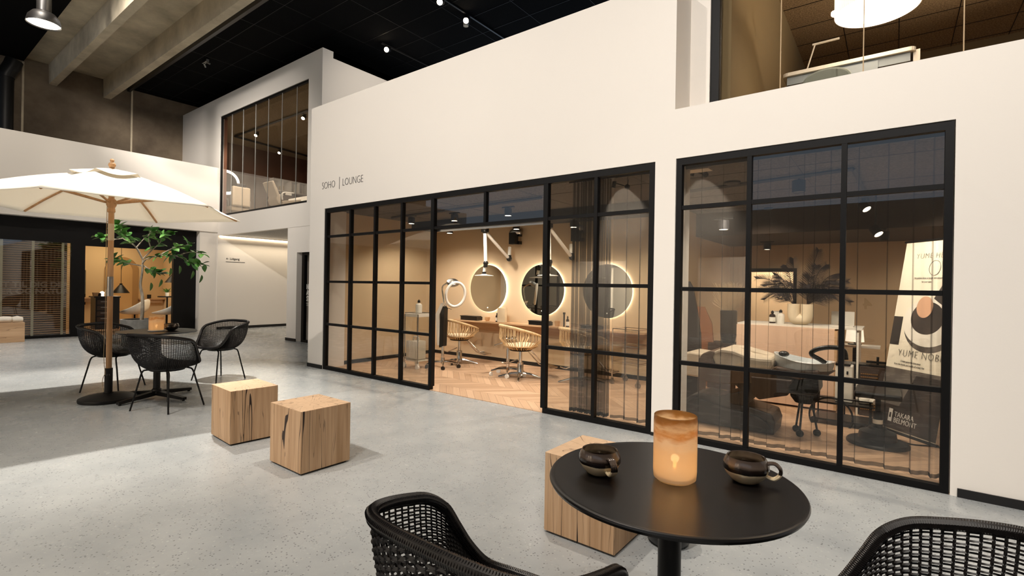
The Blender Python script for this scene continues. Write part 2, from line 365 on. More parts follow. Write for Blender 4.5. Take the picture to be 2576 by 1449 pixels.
def candle_glass():
    m, nt, b = nodes('amber_frosted_glass')
    tc = nn(nt, 'ShaderNodeTexCoord'); sp = nn(nt, 'ShaderNodeSeparateXYZ'); nt.links.new(tc.outputs['Object'], sp.inputs[0])
    nz = nn(nt, 'ShaderNodeTexNoise'); nz.inputs['Scale'].default_value = 1; nz.inputs['Detail'].default_value = 5
    mpz = nn(nt, 'ShaderNodeMapping'); mpz.inputs['Scale'].default_value = (22, 22, 55); nt.links.new(tc.outputs['Object'], mpz.inputs[0]); nt.links.new(mpz.outputs[0], nz.inputs[0])
    h = math_n(nt, 'MULTIPLY_ADD', nz.outputs[0], 0.075, sp.outputs[2]); h = math_n(nt, 'SUBTRACT', h, 0.02)
    r = nn(nt, 'ShaderNodeValToRGB'); e = r.color_ramp.elements
    e[0].position = 0.03; e[0].color = H('F6E6CC'); e[1].position = 1.0; e[1].color = H('A87B40')
    for p, c in ((0.55, 'F4E0C2'), (0.68, 'F4E6D2'), (0.80, 'C99A5E'), (0.87, 'EAD8BC')):
        q = e.new(p); q.color = H(c)
    nt.links.new(math_n(nt, 'DIVIDE', h, 0.20), r.inputs[0])
    nt.links.new(r.outputs[0], b.inputs['Base Color'])
    b.inputs['Roughness'].default_value = 0.35
    tl = nn(nt, 'ShaderNodeBsdfTranslucent'); nt.links.new(r.outputs[0], tl.inputs[0])
    mx = nn(nt, 'ShaderNodeMixShader'); mx.inputs[0].default_value = 0.62
    out = [n for n in nt.nodes if n.type == 'OUTPUT_MATERIAL'][0]
    nt.links.new(b.outputs[0], mx.inputs[1]); nt.links.new(tl.outputs[0], mx.inputs[2])
    tp_ = nn(nt, 'ShaderNodeBsdfRefraction'); tp_.inputs['Roughness'].default_value = 0.5; tp_.inputs['IOR'].default_value = 1.02; tp_.inputs[0].default_value = (1, .9, .75, 1)
    m2 = nn(nt, 'ShaderNodeMixShader'); m2.inputs[0].default_value = 0.22
    nt.links.new(mx.outputs[0], m2.inputs[1]); nt.links.new(tp_.outputs[0], m2.inputs[2]); nt.links.new(m2.outputs[0], out.inputs[0])
    return m
candle_m = candle_glass()
def mug_mat():
    m, nt, b = nodes('glazed_stoneware')
    tc = nn(nt, 'ShaderNodeTexCoord'); sp = nn(nt, 'ShaderNodeSeparateXYZ'); nt.links.new(tc.outputs['Object'], sp.inputs[0])
    nz = nn(nt, 'ShaderNodeTexNoise'); nz.inputs['Scale'].default_value = 40; nz.inputs['Detail'].default_value = 3; nt.links.new(tc.outputs['Object'], nz.inputs[0])
    r = nn(nt, 'ShaderNodeValToRGB'); r.color_ramp.interpolation = 'LINEAR'; e = r.color_ramp.elements
    e[0].position = 0.0; e[0].color = H('D8C4A0'); e[1].position = 1.0; e[1].color = H('453A33')
    for p, c in ((0.50, 'D8C4A0'), (0.52, '120C09'), (0.70, '1C120D'), (0.80, '584A40')):
        q = e.new(p); q.color = H(c)
    h = math_n(nt, 'MULTIPLY_ADD', nz.outputs[0], 0.006, sp.outputs[2]); nt.links.new(math_n(nt, 'DIVIDE', h, 0.078), r.inputs[0])
    nt.links.new(r.outputs[0], b.inputs['Base Color']); b.inputs['Roughness'].default_value = 0.16; b.inputs['Metallic'].default_value = 0.1
    return m
mug_m = mug_mat()

# ---------------------------------------------------------------- mesh helpers
class MB:
    def __init__(s): s.v = []; s.f = []
    def add(s, vs, fs, M=None):
        n = len(s.v)
        s.v += [tuple(M @ Vector(p)) if M else tuple(p) for p in vs]
        s.f += [tuple(i + n for i in f) for f in fs]; return s
    def box(s, x0, x1, y0, y1, z0, z1, M=None):
        return s.add([(x0, y0, z0), (x1, y0, z0), (x1, y1, z0), (x0, y1, z0), (x0, y0, z1), (x1, y0, z1), (x1, y1, z1), (x0, y1, z1)],
                     [(0, 3, 2, 1), (4, 5, 6, 7), (0, 1, 5, 4), (1, 2, 6, 5), (2, 3, 7, 6), (3, 0, 4, 7)], M)
    def cb(s, c, d, M=None):
        return s.box(c[0] - d[0] / 2, c[0] + d[0] / 2, c[1] - d[1] / 2, c[1] + d[1] / 2, c[2] - d[2] / 2, c[2] + d[2] / 2, M)
    def tube(s, pts, r, n=8, closed=False, M=None):
        P = [Vector(p) for p in pts]; k = len(P)
        R = r if isinstance(r, (list, tuple)) else [r] * k
        T = []
        for i in range(k):
            if closed: t = P[(i + 1) % k] - P[i - 1]
            else: t = P[min(i + 1, k - 1)] - P[max(i - 1, 0)]
            T.append(t.normalized() if t.length > 1e-9 else Vector((0, 0, 1)))
        a = Vector((0, 0, 1)) if abs(T[0].z) < 0.9 else Vector((1, 0, 0))
        N = (a - T[0] * a.dot(T[0])).normalized(); vs = []
        for i in range(k):
            N = (N - T[i] * N.dot(T[i]))
            N = N.normalized() if N.length > 1e-6 else T[i].orthogonal().normalized()
            B = T[i].cross(N)
            for j in range(n):
                an = 2 * PI * j / n
                vs.append(P[i] + (N * math.cos(an) + B * math.sin(an)) * R[i])
        fs = []
        for i in range(k if closed else k - 1):
            for j in range(n):
                a_, b_ = i * n + j, i * n + (j + 1) % n
                c_, d_ = ((i + 1) % k) * n + (j + 1) % n, ((i + 1) % k) * n + j
                fs.append((a_, b_, c_, d_))
        if not closed:
            fs.append(tuple(reversed(range(n)))); fs.append(tuple((k - 1) * n + j for j in range(n)))
        return s.add(vs, fs, M)
    def lathe(s, prof, n=32, c=(0, 0, 0), M=None, sx=1.0, sy=1.0, cap=True):
        if abs(prof[0][1] - prof[-1][1]) < 1e-6 and prof[0][0] > 1e-3 and prof[-1][0] > 1e-3: cap = False
        vs = []; fs = []; k = len(prof)
        for r, z in prof:
            for j in range(n):
                a = 2 * PI * j / n; vs.append((c[0] + sx * r * math.cos(a), c[1] + sy * r * math.sin(a), c[2] + z))
        for i in range(k - 1):
            for j in range(n):
                fs.append((i * n + j, i * n + (j + 1) % n, (i + 1) * n + (j + 1) % n, (i + 1) * n + j))
        if cap and prof[0][0] > 2e-4: fs.append(tuple(reversed(range(n))))
        if cap and prof[-1][0] > 2e-4: fs.append(tuple((k - 1) * n + j for j in range(n)))
        return s.add(vs, fs, M)
    def prism(s, poly, a0, a1, axis='y', M=None):
        """poly in the plane across `axis`, pushed from a0 to a1"""
        n = len(poly)
        def mk(p, a): return (p[0], a, p[1]) if axis == 'y' else ((a, p[0], p[1]) if axis == 'x' else (p[0], p[1], a))
        vs = [mk(p, a0) for p in poly] + [mk(p, a1) for p in poly]
        fs = [tuple(range(n)), tuple(reversed(range(n, 2 * n)))] + [(i, (i + 1) % n, n + (i + 1) % n, n + i) for i in range(n)]
        return s.add(vs, fs, M)
    def ball(s, c, r, n=12, M=None, sz=1.0):
        prof = [(r * math.sin(PI * i / n), -r * sz * math.cos(PI * i / n)) for i in range(n + 1)]
        prof[0] = (0.0001, prof[0][1]); prof[-1] = (0.0001, prof[-1][1])
        return s.lathe(prof, n * 2, c, M)
    def build(s, name, m, parent=None, smooth=True, bevel=0, recalc=True):
        me = bpy.data.meshes.new(name); me.from_pydata(s.v, [], s.f)
        if recalc:
            import bmesh
            bm = bmesh.new(); bm.from_mesh(me); bmesh.ops.recalc_face_normals(bm, faces=bm.faces); bm.to_mesh(me); bm.free()
        me.materials.append(m)
        if smooth:
            me.shade_smooth(); me.set_sharp_from_angle(angle=math.radians(38))
        o = bpy.data.objects.new(name, me); COL.objects.link(o)
        if parent is not None: o.parent = parent
        if bevel:
            b = o.modifiers.new('bevel', 'BEVEL'); b.width = bevel; b.segments = 2; b.limit_method = 'ANGLE'
        return o
def tag(o, label=None, cat=None, group=None, kind=None):
    if label: o['label'] = label
    if cat: o['category'] = cat
    if group: o['group'] = group
    if kind: o['kind'] = kind
    return o
def thing(name, label, cat, loc=(0, 0, 0), rz=0.0, group=None):
    o = bpy.data.objects.new(name, None); COL.objects.link(o); o.location = loc; o.rotation_euler = (0, 0, rz)
    o.empty_display_size = 0.1
    return tag(o, label, cat, group)
def structure(o): o['kind'] = 'structure'; return o
def dup(root, loc, rz=None, label=None, group=None, sc=None):
    r = root.copy(); COL.objects.link(r); r.location = loc
    if rz is not None: r.rotation_euler = (0, 0, rz)
    if sc: r.scale = (sc, sc, sc)
    if label: r['label'] = label
    if group: r['group'] = group
    for ch in list(root.children):
        c = ch.copy(); COL.objects.link(c); c.parent = r; c.matrix_parent_inverse = ch.matrix_parent_inverse.copy()
        for g in list(ch.children):
            d = g.copy(); COL.objects.link(d); d.parent = c; d.matrix_parent_inverse = g.matrix_parent_inverse.copy()
    return r
def child_of(o, p):
    o.parent = p; return o
def cat_rom(pts, n=6, closed=False):
    P = [Vector(p) for p in pts]; k = len(P); out = []
    rng = range(k if closed else k - 1)
    for i in rng:
        p0 = P[i - 1] if (closed or i > 0) else P[0]
        p1 = P[i]; p2 = P[(i + 1) % k]; p3 = P[(i + 2) % k] if (closed or i + 2 < k) else P[-1]
        for j in range(n):
            t = j / n
            out.append(0.5 * ((2 * p1) + (p2 - p0) * t + (2 * p0 - 5 * p1 + 4 * p2 - p3) * t * t + (3 * p1 - p0 - 3 * p2 + p3) * t ** 3))
    if not closed: out.append(P[-1])
    return out
def text(name, s, size, loc, rot, m, parent=None, ext=0.002, align='LEFT', outline=0.0, offset=0.0, sx=1.0, mirror=False, sp=1.0):
    c = bpy.data.curves.new(name, 'FONT'); c.body = s; c.size = size; c.extrude = ext; c.align_x = align
    c.offset = offset; c.resolution_u = 3; c.space_character = sp
    if outline:
        c.fill_mode = 'NONE'; c.bevel_depth = outline; c.bevel_resolution = 0; c.extrude = 0
    c.materials.append(m)
    t_ = bpy.data.objects.new('tmp', c); me = bpy.data.meshes.new_from_object(t_); bpy.data.objects.remove(t_); me.name = name
    if not me.materials: me.materials.append(m)
    o = bpy.data.objects.new(name, me); COL.objects.link(o); o.location = loc; o.rotation_euler = rot; o.scale = (sx * (-1 if mirror else 1), 1, 1)
    if parent is not None: o.parent = parent
    return o
R90 = (PI / 2, 0, 0)

# ================================================================ THE BUILDING
F = 4.288           # face of the long white facade
XL = -14.40         # face of the white band on the left
YB = 5.87           # face of the raised box
# floors
structure(MB().box(-20, 6.5, -7, 14, -0.2, 0).build('floor', floor_m, smooth=False))
structure(MB().box(-6.95, 3.5, F + 0.015, 10.2, 0.0, 0.006).build('floor', wood_floor_m, smooth=False))
structure(MB().box(-16.8, -14.66, 0.9, 5.4, 0.0, 0.006).build('floor', wood_floor_m, smooth=False))

# long white facade with its two openings; lower parapet on the right
W = MB()
T = 0.38
W.box(-7.25, -6.85, F, F + T, 0, 2.425)
W.box(-1.690, -1.505, F, F + T, 0, 2.425)
W.box(0.310, 6.5, F, F + T, 0, 2.425)
W.box(-7.25, -1.52, F, F + T, 2.425, 4.0145)
W.box(-1.52, 6.5, F, F + T, 2.425, 2.8545)
structure(W.build('wall_front', white, smooth=False))
# set back wall strip beside the upper right window
structure(MB().box(-1.9, -1.345, F + T, F + T + 0.14, 2.4, 6.6).build('wall_front', white, smooth=False))
structure(MB().box(-7.252, -6.85, F - 0.012, F, 0, 0.055).box(0.345, 6.5, F - 0.012, F, 0, 0.055).build('baseboard_front', black_plinth, smooth=False))
structure(MB().box(-1.690, -1.505, F - 0.010, F, 0, 0.03).build('baseboard_front', black_plinth, smooth=False))

# raised white box behind, with its own glazed opening
zb0, zb1 = 2.523, 6.225
bx0, bx1 = -17.0, -9.543
wx0, wx1, wz0, wz1 = -14.36, -10.06, 3.03, 5.70
B = MB()
B.box(bx0, wx0, YB, YB + 0.10, zb0, zb1); B.box(wx1, bx1, YB, YB + 0.25, zb0, zb1)
B.box(wx0, wx1, YB, YB + 0.10, zb0, wz0); B.box(wx0, wx1, YB, YB + 0.10, wz1, zb1)
structure(B.build('wall_back', white, smooth=False))
structure(MB().box(bx1 - 0.2, bx1, YB + 0.25, 10.0, zb0, zb1).build('wall_right', white, smooth=False))
structure(MB().box(bx0, bx1 - 0.2, YB + 0.10, 9.0, zb0, zb0 + 0.12).build('ceiling', lightceil, smooth=False))
structure(MB().box(bx1 - 0.2, -7.25, YB, 9.0, zb0, zb0 + 0.12).build('ceiling', lightceil, smooth=False))
structure(MB().box(bx0, bx1, YB + 0.25, 10.0, zb1 - 0.14, zb1).build('ceiling', brownceil, smooth=False))

# white band along the left (mezzanine parapet)
structure(MB().box(XL - 0.35, XL, -7, YB, 2.604, 4.33).build('wall_left', white, smooth=False))
# black shop front set back under it, with a window and an open doorway
XS = -14.65
B = MB()
B.box(XS - 0.12, XS, -7, 0.2, 0, 2.604); B.box(XS - 0.12, XS, 0.2, 2.93, 2.10, 2.604); B.box(XS - 0.12, XS, 0.2, 2.93, 0, 0.06)
B.box(XS - 0.12, XS, 2.93, 3.17, 0, 2.604); B.box(XS - 0.12, XS, 3.17, 4.93, 2.06, 2.604); B.box(XS - 0.12, XS, 4.93, 5.45, 0, 2.604)
structure(B.build('wall_left', black_wall, smooth=False))
structure(MB().box(XS - 0.12, XL - 0.04, 5.45, YB, 0, 2.604).build('wall_left', white, smooth=False))
structure(MB().box(XS - 0.35, XL, YB, 9.0, 0, zb0).build('wall_left', white, smooth=False))
structure(MB().box(XL, XL + 0.012, YB, 9.0, 0, 0.07).build('baseboard_left', black_plinth, smooth=False))
structure(MB().box(XS - 2.15, XL, 9.0, 9.2, 0, zb0).box(XL, -7.0, 9.0, 9.2, 0, zb0).build('wall_back', white, smooth=False))
# block with the studio door, right of the passage
B = MB()
B.box(-10.84, -10.44, YB + 0.01, YB + 0.4, 0, zb0); B.box(-10.44, -7.0, YB + 0.01, YB + 0.4, 1.96, zb0); B.box(-9.2, -7.0, YB + 0.01, YB + 0.4, 0, 1.96)
B.box(-10.84, -10.70, YB + 0.4, 9.0, 0, zb0)
structure(B.build('wall_back', white, smooth=False))
structure(MB().box(-10.86, -10.43, YB - 0.004, YB + 0.01, 0, 0.06).build('baseboard_back', black_plinth, smooth=False))
# rough concrete outer wall, slab, beams, black ceiling fields
XC = -16.9
for py_ in (57, 332):
    yj = aX(py_, 240, XC).y; structure(MB().box(XC, XC + .015, yj - .02, yj + .02, 4.2, 6.56).build('trim_1', conc_beam, smooth=False))
structure(MB().box(XC - 0.3, XC, -7, 12, 2.7, 6.9).build('wall_left', conc_wall, smooth=False))
structure(MB().box(XC, 6.5, 2.43, 4.57, 6.66, 6.9).build('ceiling', conc_beam, smooth=False))
for y0, y1, y2 in ((2.88, 3.04, 0), (3.97, 4.14, 0)):
    structure(MB().add([(XC, y0, 6.66), (XC, y0 + 0.01, 6.17), (XC, y1, 6.17), (XC, y1 + 0.04, 6.66), (6.5, y0, 6.66), (6.5, y0 + 0.01, 6.17), (6.5, y1, 6.17), (6.5, y1 + 0.04, 6.66)],
        [(0, 1, 2, 3), (7, 6, 5, 4), (0, 4, 5, 1), (1, 5, 6, 2), (2, 6, 7, 3), (3, 7, 4, 0)]).build('ceiling_beam', conc_beam, smooth=False))
structure(MB().box(XC, 6.5, 4.57, 14, 6.58, 6.72).build('ceiling', blackceil, smooth=False))
structure(MB().box(XC, 6.5, 4.50, 4.57, 6.50, 6.68).build('trim_2', blackplastic, smooth=False))
CB = structure(MB().box(XC, 6.5, -7, 2.43, 6.58, 6.72).build('ceiling', blackceil, smooth=False))
# joints between the ceiling boards
J = MB()
for i in range(14): J.box(-16.5 + i * 1.2, -16.493 + i * 1.2, 4.6, 12, 6.576, 6.58)
for i in range(12): J.box(-16.8, 3.0, 4.9 + i * 0.6, 4.907 + i * 0.6, 6.576, 6.58)
J.build('board_joint', black_plinth, CB, smooth=False)
# far side of the hall, seen only as a reflection in the glass
B = MB(); OY = -5.0
for x0, x1, z0, z1 in ((-20, -18.9, 0, 3.3), (-18.9, -16.2, 2.05, 3.3), (-16.2, -9.0, 0, 3.3), (-9.0, -6.2, 2.1, 4.9), (-6.2, -4.15, 0, 4.9), (-4.15, -2.9, 2.15, 4.9), (-2.9, 6.5, 0, 3.3)):
    B.box(x0, x1, OY - 0.2, OY, z0, z1)
for x_ in (-6.4, -4.15): spot((x_, OY + .35, 4.45), (x_ + .1, OY, 3.5), 900, 75, .9, .03, WARM)
structure(MB().box(6.5, 6.7, -7, F, 0, 6.9).build('wall_right', white, smooth=False))  # added end wall out of view, stops sky reflecting in the shop glass
WO = structure(B.build('wall_opposite', white, smooth=False))
for zz, sy_ in ((2.78, 1), (3.22, -1)):
    o = text('wall_text', 'KONTRAST.', .34, (-17.55, OY + .004, zz), (PI / 2, 0, PI), textblack, WO, .002, offset=.006); o.scale = (.8, sy_, 1)
o = text('wall_text', '4', .34, (-.36, OY + .004, .92), (PI / 2, 0, PI), textblack, WO, .002, offset=.008)
structure(MB().box(-20, 6.5, OY - 2.2, OY - 2.0, 0, 3.3).build('wall_opposite', white, smooth=False))
structure(MB().box(-20, 6.5, OY - 2.0, OY - 0.2, 2.45, 2.6).build('ceiling', white, smooth=False))

# ---------------------------------------------------------------- facade glazing
def glazing(root, vs, hs, x0, x1, z0, z1, y, fr=0.05, bar=0.034, dep=0.06, skip=None, open_x=None, pm=None):
    """outer frame, mullions and transoms as one frame mesh, each pane a child"""
    m = MB()
    bot = [(x0, x1)] if not open_x else [(x0, open_x[0]), (open_x[1], x1)]
    m.box(x0, x0 + fr, y, y + dep, z0, z1); m.box(x1 - fr, x1, y, y + dep, z0, z1)
    m.box(x0 + fr, x1 - fr, y, y + dep, z1 - fr * 1.15, z1)
    for a, b in bot: m.box(a + (fr if a == x0 else 0), b - (fr if b == x1 else 0), y, y + dep, z0, z0 + fr)
    for v in vs:
        if open_x and open_x[0] + 0.05 < v < open_x[1] - 0.05:
            m.box(v - bar / 2, v + bar / 2, y + 0.004, y + dep - 0.004, hs[-1] + bar / 2, z1 - fr * 1.15)
        else:
            wv = bar / 2 * (1.6 if open_x and (abs(v - open_x[0]) < 0.03 or abs(v - open_x[1]) < 0.03) else 1)
            m.box(v - wv, v + wv, y + 0.002, y + dep - 0.002, z0 + fr, z1 - fr * 1.15)
    segs = [x0 + fr] + list(vs) + [x1 - fr]
    for h in hs:
        for a, b in zip(segs[:-1], segs[1:]):
            mid = (a + b) / 2
            if open_x and open_x[0] < mid < open_x[1] and h != hs[-1]: continue
            m.box(a, b, y + 0.008, y + dep - 0.008, h - bar / 2, h + bar / 2)
    m.build('window_frame', black_frame, root, smooth=False)
    zs = [z0 + fr] + list(hs) + [z1 - fr * 1.15]
    for a, b in zip(segs[:-1], segs[1:]):
        for c, d in zip(zs[:-1], zs[1:]):
            if open_x and open_x[0] < (a + b) / 2 < open_x[1] and d <= hs[-1] + 0.01: continue
            MB().box(a, b, y + dep / 2 - 0.003, y + dep / 2 + 0.003, c, d).build('glass_pane', pm or pane_m, root, smooth=False)
w1 = structure(bpy.data.objects.new('window_1', None)); COL.objects.link(w1)
glazing(w1, [-6.22, -5.66, -5.10, -4.525, -3.68, -2.855, -2.28], [0.68, 1.32, 2.0], -6.845, -1.695, 0, 2.418, F + 0.008, open_x=(-4.525, -2.855))
w2 = structure(bpy.data.objects.new('window_2', None)); COL.objects.link(w2)
glazing(w2, [-0.92, -0.29], [0.665, 1.30, 2.0], -1.50, 0.305, 0, 2.418, F + 0.008, fr=0.045)
# door track over the opening
structure(MB().box(-4.5, -2.9, F + 0.07, F + 0.10, 1.955, 1.985).build('trim_3', steel, smooth=False))

# raised box window: thin black frame, butt jointed glass sheets
w3 = structure(bpy.data.objects.new('window_3', None)); COL.objects.link(w3)
m = MB(); y = YB + 0.02
m.box(wx0, wx0 + .04, y, y + .05, wz0, wz1); m.box(wx1 - .02, wx1, y, y + .05, wz0, wz1); m.box(wx0, wx1, y, y + .05, wz0, wz0 + .05); m.box(wx0, wx1, y, y + .05, wz1 - .05, wz1)
m.build('window_frame', black_frame, w3, smooth=False)
jx = [wx0] + [aY(p, 400, YB).x for p in (579, 607, 638, 670, 704, 741)] + [wx1]
for a, b in zip(jx[:-1], jx[1:]):
    MB().box(a + 0.004, b - 0.004, y + .02, y + .03, wz0 + .05, wz1 - .05).build('glass_pane', pane_up, w3, smooth=False)
for a in jx[1:-1]:
    MB().box(a - 0.005, a + 0.005, y + .012, y + .022, wz0 + .05, wz1 - .05).build('glass_joint', joint_m, w3, smooth=False)
# upper right window, behind the parapet
w4 = structure(bpy.data.objects.new('window_4', None)); COL.objects.link(w4)
y = F + T + 0.02
MB().box(-1.345, -1.27, y, y + 0.06, 2.86, 6.0).box(-1.27, 6.5, y, y + .06, 2.7, 2.90).box(-1.27, 6.5, y, y + .06, 5.94, 6.0).build('window_frame', black_frame, w4, smooth=False)
jx = [-1.27] + [aY(p, 120, y).x for p in (1963, 2172, 2425)] + [3.2]
for a, b in zip(jx[:-1], jx[1:]):
    MB().box(a + 0.003, b - 0.003, y + .025, y + .035, 2.90, 5.94).build('glass_pane', pane_up, w4, smooth=False)
for a in jx[1:-1]:
    MB().box(a - 0.0035, a + 0.0035, y + .015, y + .024, 2.90, 5.94).build('glass_joint', rope, w4, smooth=False)

# ---------------------------------------------------------------- salon shell
SY = 6.72; ZC = 2.42
structure(MB().box(-7.07, -6.95, F + T, SY + 0.1, 0, ZC).build('wall_left', tanwall, smooth=False))
structure(MB().box(-6.95, -2.35, SY, SY + 0.12, 0, ZC).build('wall_back', tanwall, smooth=False))
structure(MB().box(-2.47, -2.35, SY + 0.12, 9.6, 0, ZC).build('wall_right', tanwall, smooth=False))
structure(MB().box(-6.95, -2.35, SY - 0.014, SY, 0.006, 0.065).box(-6.95, -6.936, F + T, SY, 0.006, 0.065).build('baseboard_back', black_plinth, smooth=False))
YR = 9.6
B = MB(); dl, dr = aY(1884, 700, YR).x, aY(1996, 700, YR).x; dt = aY(1940, 684, YR).z
B.box(-2.35, dl, YR, YR + .12, 0, ZC); B.box(dr, 3.5, YR, YR + .12, 0, ZC); B.box(dl, dr, YR, YR + .12, dt, ZC)
structure(B.build('wall_back', tanwall, smooth=False))
structure(MB().box(dl - .05, dl, YR - .03, YR, 0, dt + .06).box(dr, dr + .05, YR - .03, YR, 0, dt + .06).box(dl, dr, YR - .03, YR, dt, dt + .06).build('door_1', black_frame, smooth=False))
structure(MB().box(dl - 1, dr + 1, YR + 1.1, YR + 1.2, 0, ZC).build('wall_back', tanwall, smooth=False))
structure(MB().box(3.4, 3.5, F + T, YR, 0, ZC).build('wall_right', tanwall, smooth=False))
CB = structure(MB().box(-6.95, 3.5, F + 0.07, YR + 1.2, ZC, ZC + 0.06).build('ceiling', greyceil, smooth=False))
structure(MB().box(-2.35, 3.5, 7.6, YR, 2.08, ZC).build('ceiling', soffit_brown, smooth=False))
structure(MB().box(-6.95, -2.35, 6.1, SY, 2.30, ZC).build('ceiling', soffit_dark, smooth=False))
J = MB()
for i in range(7): J.box(-6.3 + i * 1.4, -6.294 + i * 1.4, F + .4, 7.6, ZC - 0.003, ZC)
for i in range(3): J.box(-6.9, 3.4, 5.1 + i * 1.1, 5.105 + i * 1.1, ZC - 0.003, ZC)
J.build('board_joint', black_plinth, CB, smooth=False)

# ---------------------------------------------------------------- upper rooms
# right: treatment room
structure(MB().box(-1.32, -1.2, F + T + .14, 10, 2.7, 5.0).build('wall_left', olivewall, smooth=False))
structure(MB().box(-1.2, 6.5, 9.9, 10, 2.7, 5.0).build('wall_back', olivewall, smooth=False))
structure(MB().box(-1.3, 6.5, F + T + .14, 10, 2.6, 2.7).build('floor', tanwall, smooth=False))
CB = structure(MB().box(-1.3, 6.5, F + T + .10, 10, 5.0, 5.1).build('ceiling', brownceil, smooth=False))
J = MB()
for i in range(7): J.box(-0.6 + i * 0.62, -0.592 + i * 0.62, F + .6, 9.9, 4.995, 5.0)
for i in range(9): J.box(-1.2, 6, 5.0 + i * 0.6, 5.008 + i * 0.6, 4.995, 5.0)
J.build('board_joint', black_plinth, CB, smooth=False)
# box room
structure(MB().box(-17.0, -16.86, YB + .25, 10, zb0 + .12, zb1 - .14).build('wall_left', terracotta, smooth=False))
structure(MB().box(-16.86, -16.84, YB + .25, 10, zb0 + .12, aX(620, 440, -16.84).z).build('wall_left', greigewall, smooth=False))
structure(MB().box(-16.86, bx1 - .2, 9.9, 10, zb0 + .12, zb1 - .14).build('wall_back', terracotta, smooth=False))
ubz = aX(670, 380, -16.84).z
structure(MB().box(wx0 - .02, wx0, YB + .10, YB + .18, zb0 + .12, ubz).build('trim_6', terracotta, smooth=False))
structure(MB().box(-16.86, bx1 - .2, YB + .10, 9.9, ubz, ubz + .1).build('ceiling', brownceil, smooth=False))

# ---------------------------------------------------------------- left shop shell
SB = -16.75
structure(MB().box(SB - .1, SB, 0.0, 5.6, 0, 2.6).build('wall_back', tanshop, smooth=False))
structure(MB().box(SB, XS - .12, 5.38, 5.5, 0, 2.6).build('wall_right', tanshop, smooth=False))
structure(MB().box(SB, XS - .12, 0.0, 0.1, 0, 2.6).build('wall_left', tanshop, smooth=False))
structure(MB().box(SB, XS - .12, 0.1, 5.4, 2.5, 2.6).build('ceiling', tanshop, smooth=False))
structure(MB().box(-15.5, -15.4, 0.1, 3.0, 0, 2.5).build('wall_back', browncab, smooth=False))  # added dark partition, darkens the gaps behind the blind slats
area((-15.7, 4.0, 2.45), 1.0, 26, (0, 0, 0), (1.0, 0.80, 0.52)); point((-15.1, 1.0, 1.0), 14, .04, WARM)
spot((-13.6, 6.4, ubz - .3), (-14.6, 7.0, 2.7), 220, 110, .8, .05, WARM); spot((-11.8, 6.6, ubz - .3), (-12.8, 7.3, 2.7), 220, 110, .8, .05, WARM)
area((1.5, 8.4, 2.05), 1.4, 30, (0, 0, 0), WARM); area(((dl + dr) / 2, YR + 0.6, 2.3), 0.6, 80, (0, 0, 0), NEUT)
area((-7.6, OY - 1.1, 2.4), 1.6, 150, (0, 0, 0), WARM); area((-3.5, OY - 1.1, 2.4), 1.0, 80, (0, 0, 0), WARM); area((-17.5, OY - 1.1, 2.4), 1.6, 90, (0, 0, 0), WARM)

# ================================================================ FOREGROUND AND HALL THINGS
# ---------------------------------------------------------------- woven tub chairs
RIM = [(0, -.295, .765), (.10, -.293, .765), (.19, -.275, .760), (.25, -.235, .752), (.28, -.17, .738), (.29, -.09, .72), (.288, -.02, .70), (.275, .035, .66), (.262, .07, .60),
       (.245, .11, .53), (.215, .155, .47), (.15, .195, .447), (.07, .212, .442), (0, .216, .440)]
full = RIM + [(-x, y, z) for x, y, z in reversed(RIM[1:-1])]
rimc = cat_rom(full, 6, True)
def rim_at(t):
    f = (t % 1.0) * len(rimc); i = int(f); a = rimc[i % len(rimc)]; b = rimc[(i + 1) % len(rimc)]
    return a.lerp(b, f - i)
def shell_pt(u, t):
    """u round the rim, t = 0 rim .. 1 seat ring"""
    P = rim_at(u); an = math.atan2(P.x, -P.y - 0.02)
    s = Vector((.175 * math.sin(an), -.02 - .165 * math.cos(an), .415))
    hgt = P.z - .415
    c = Vector((P.x * .99, (P.y + .02) * .96 - .02, .415 + hgt * .20))
    return P * (1 - t) ** 2 + c * 2 * t * (1 - t) + s * t * t
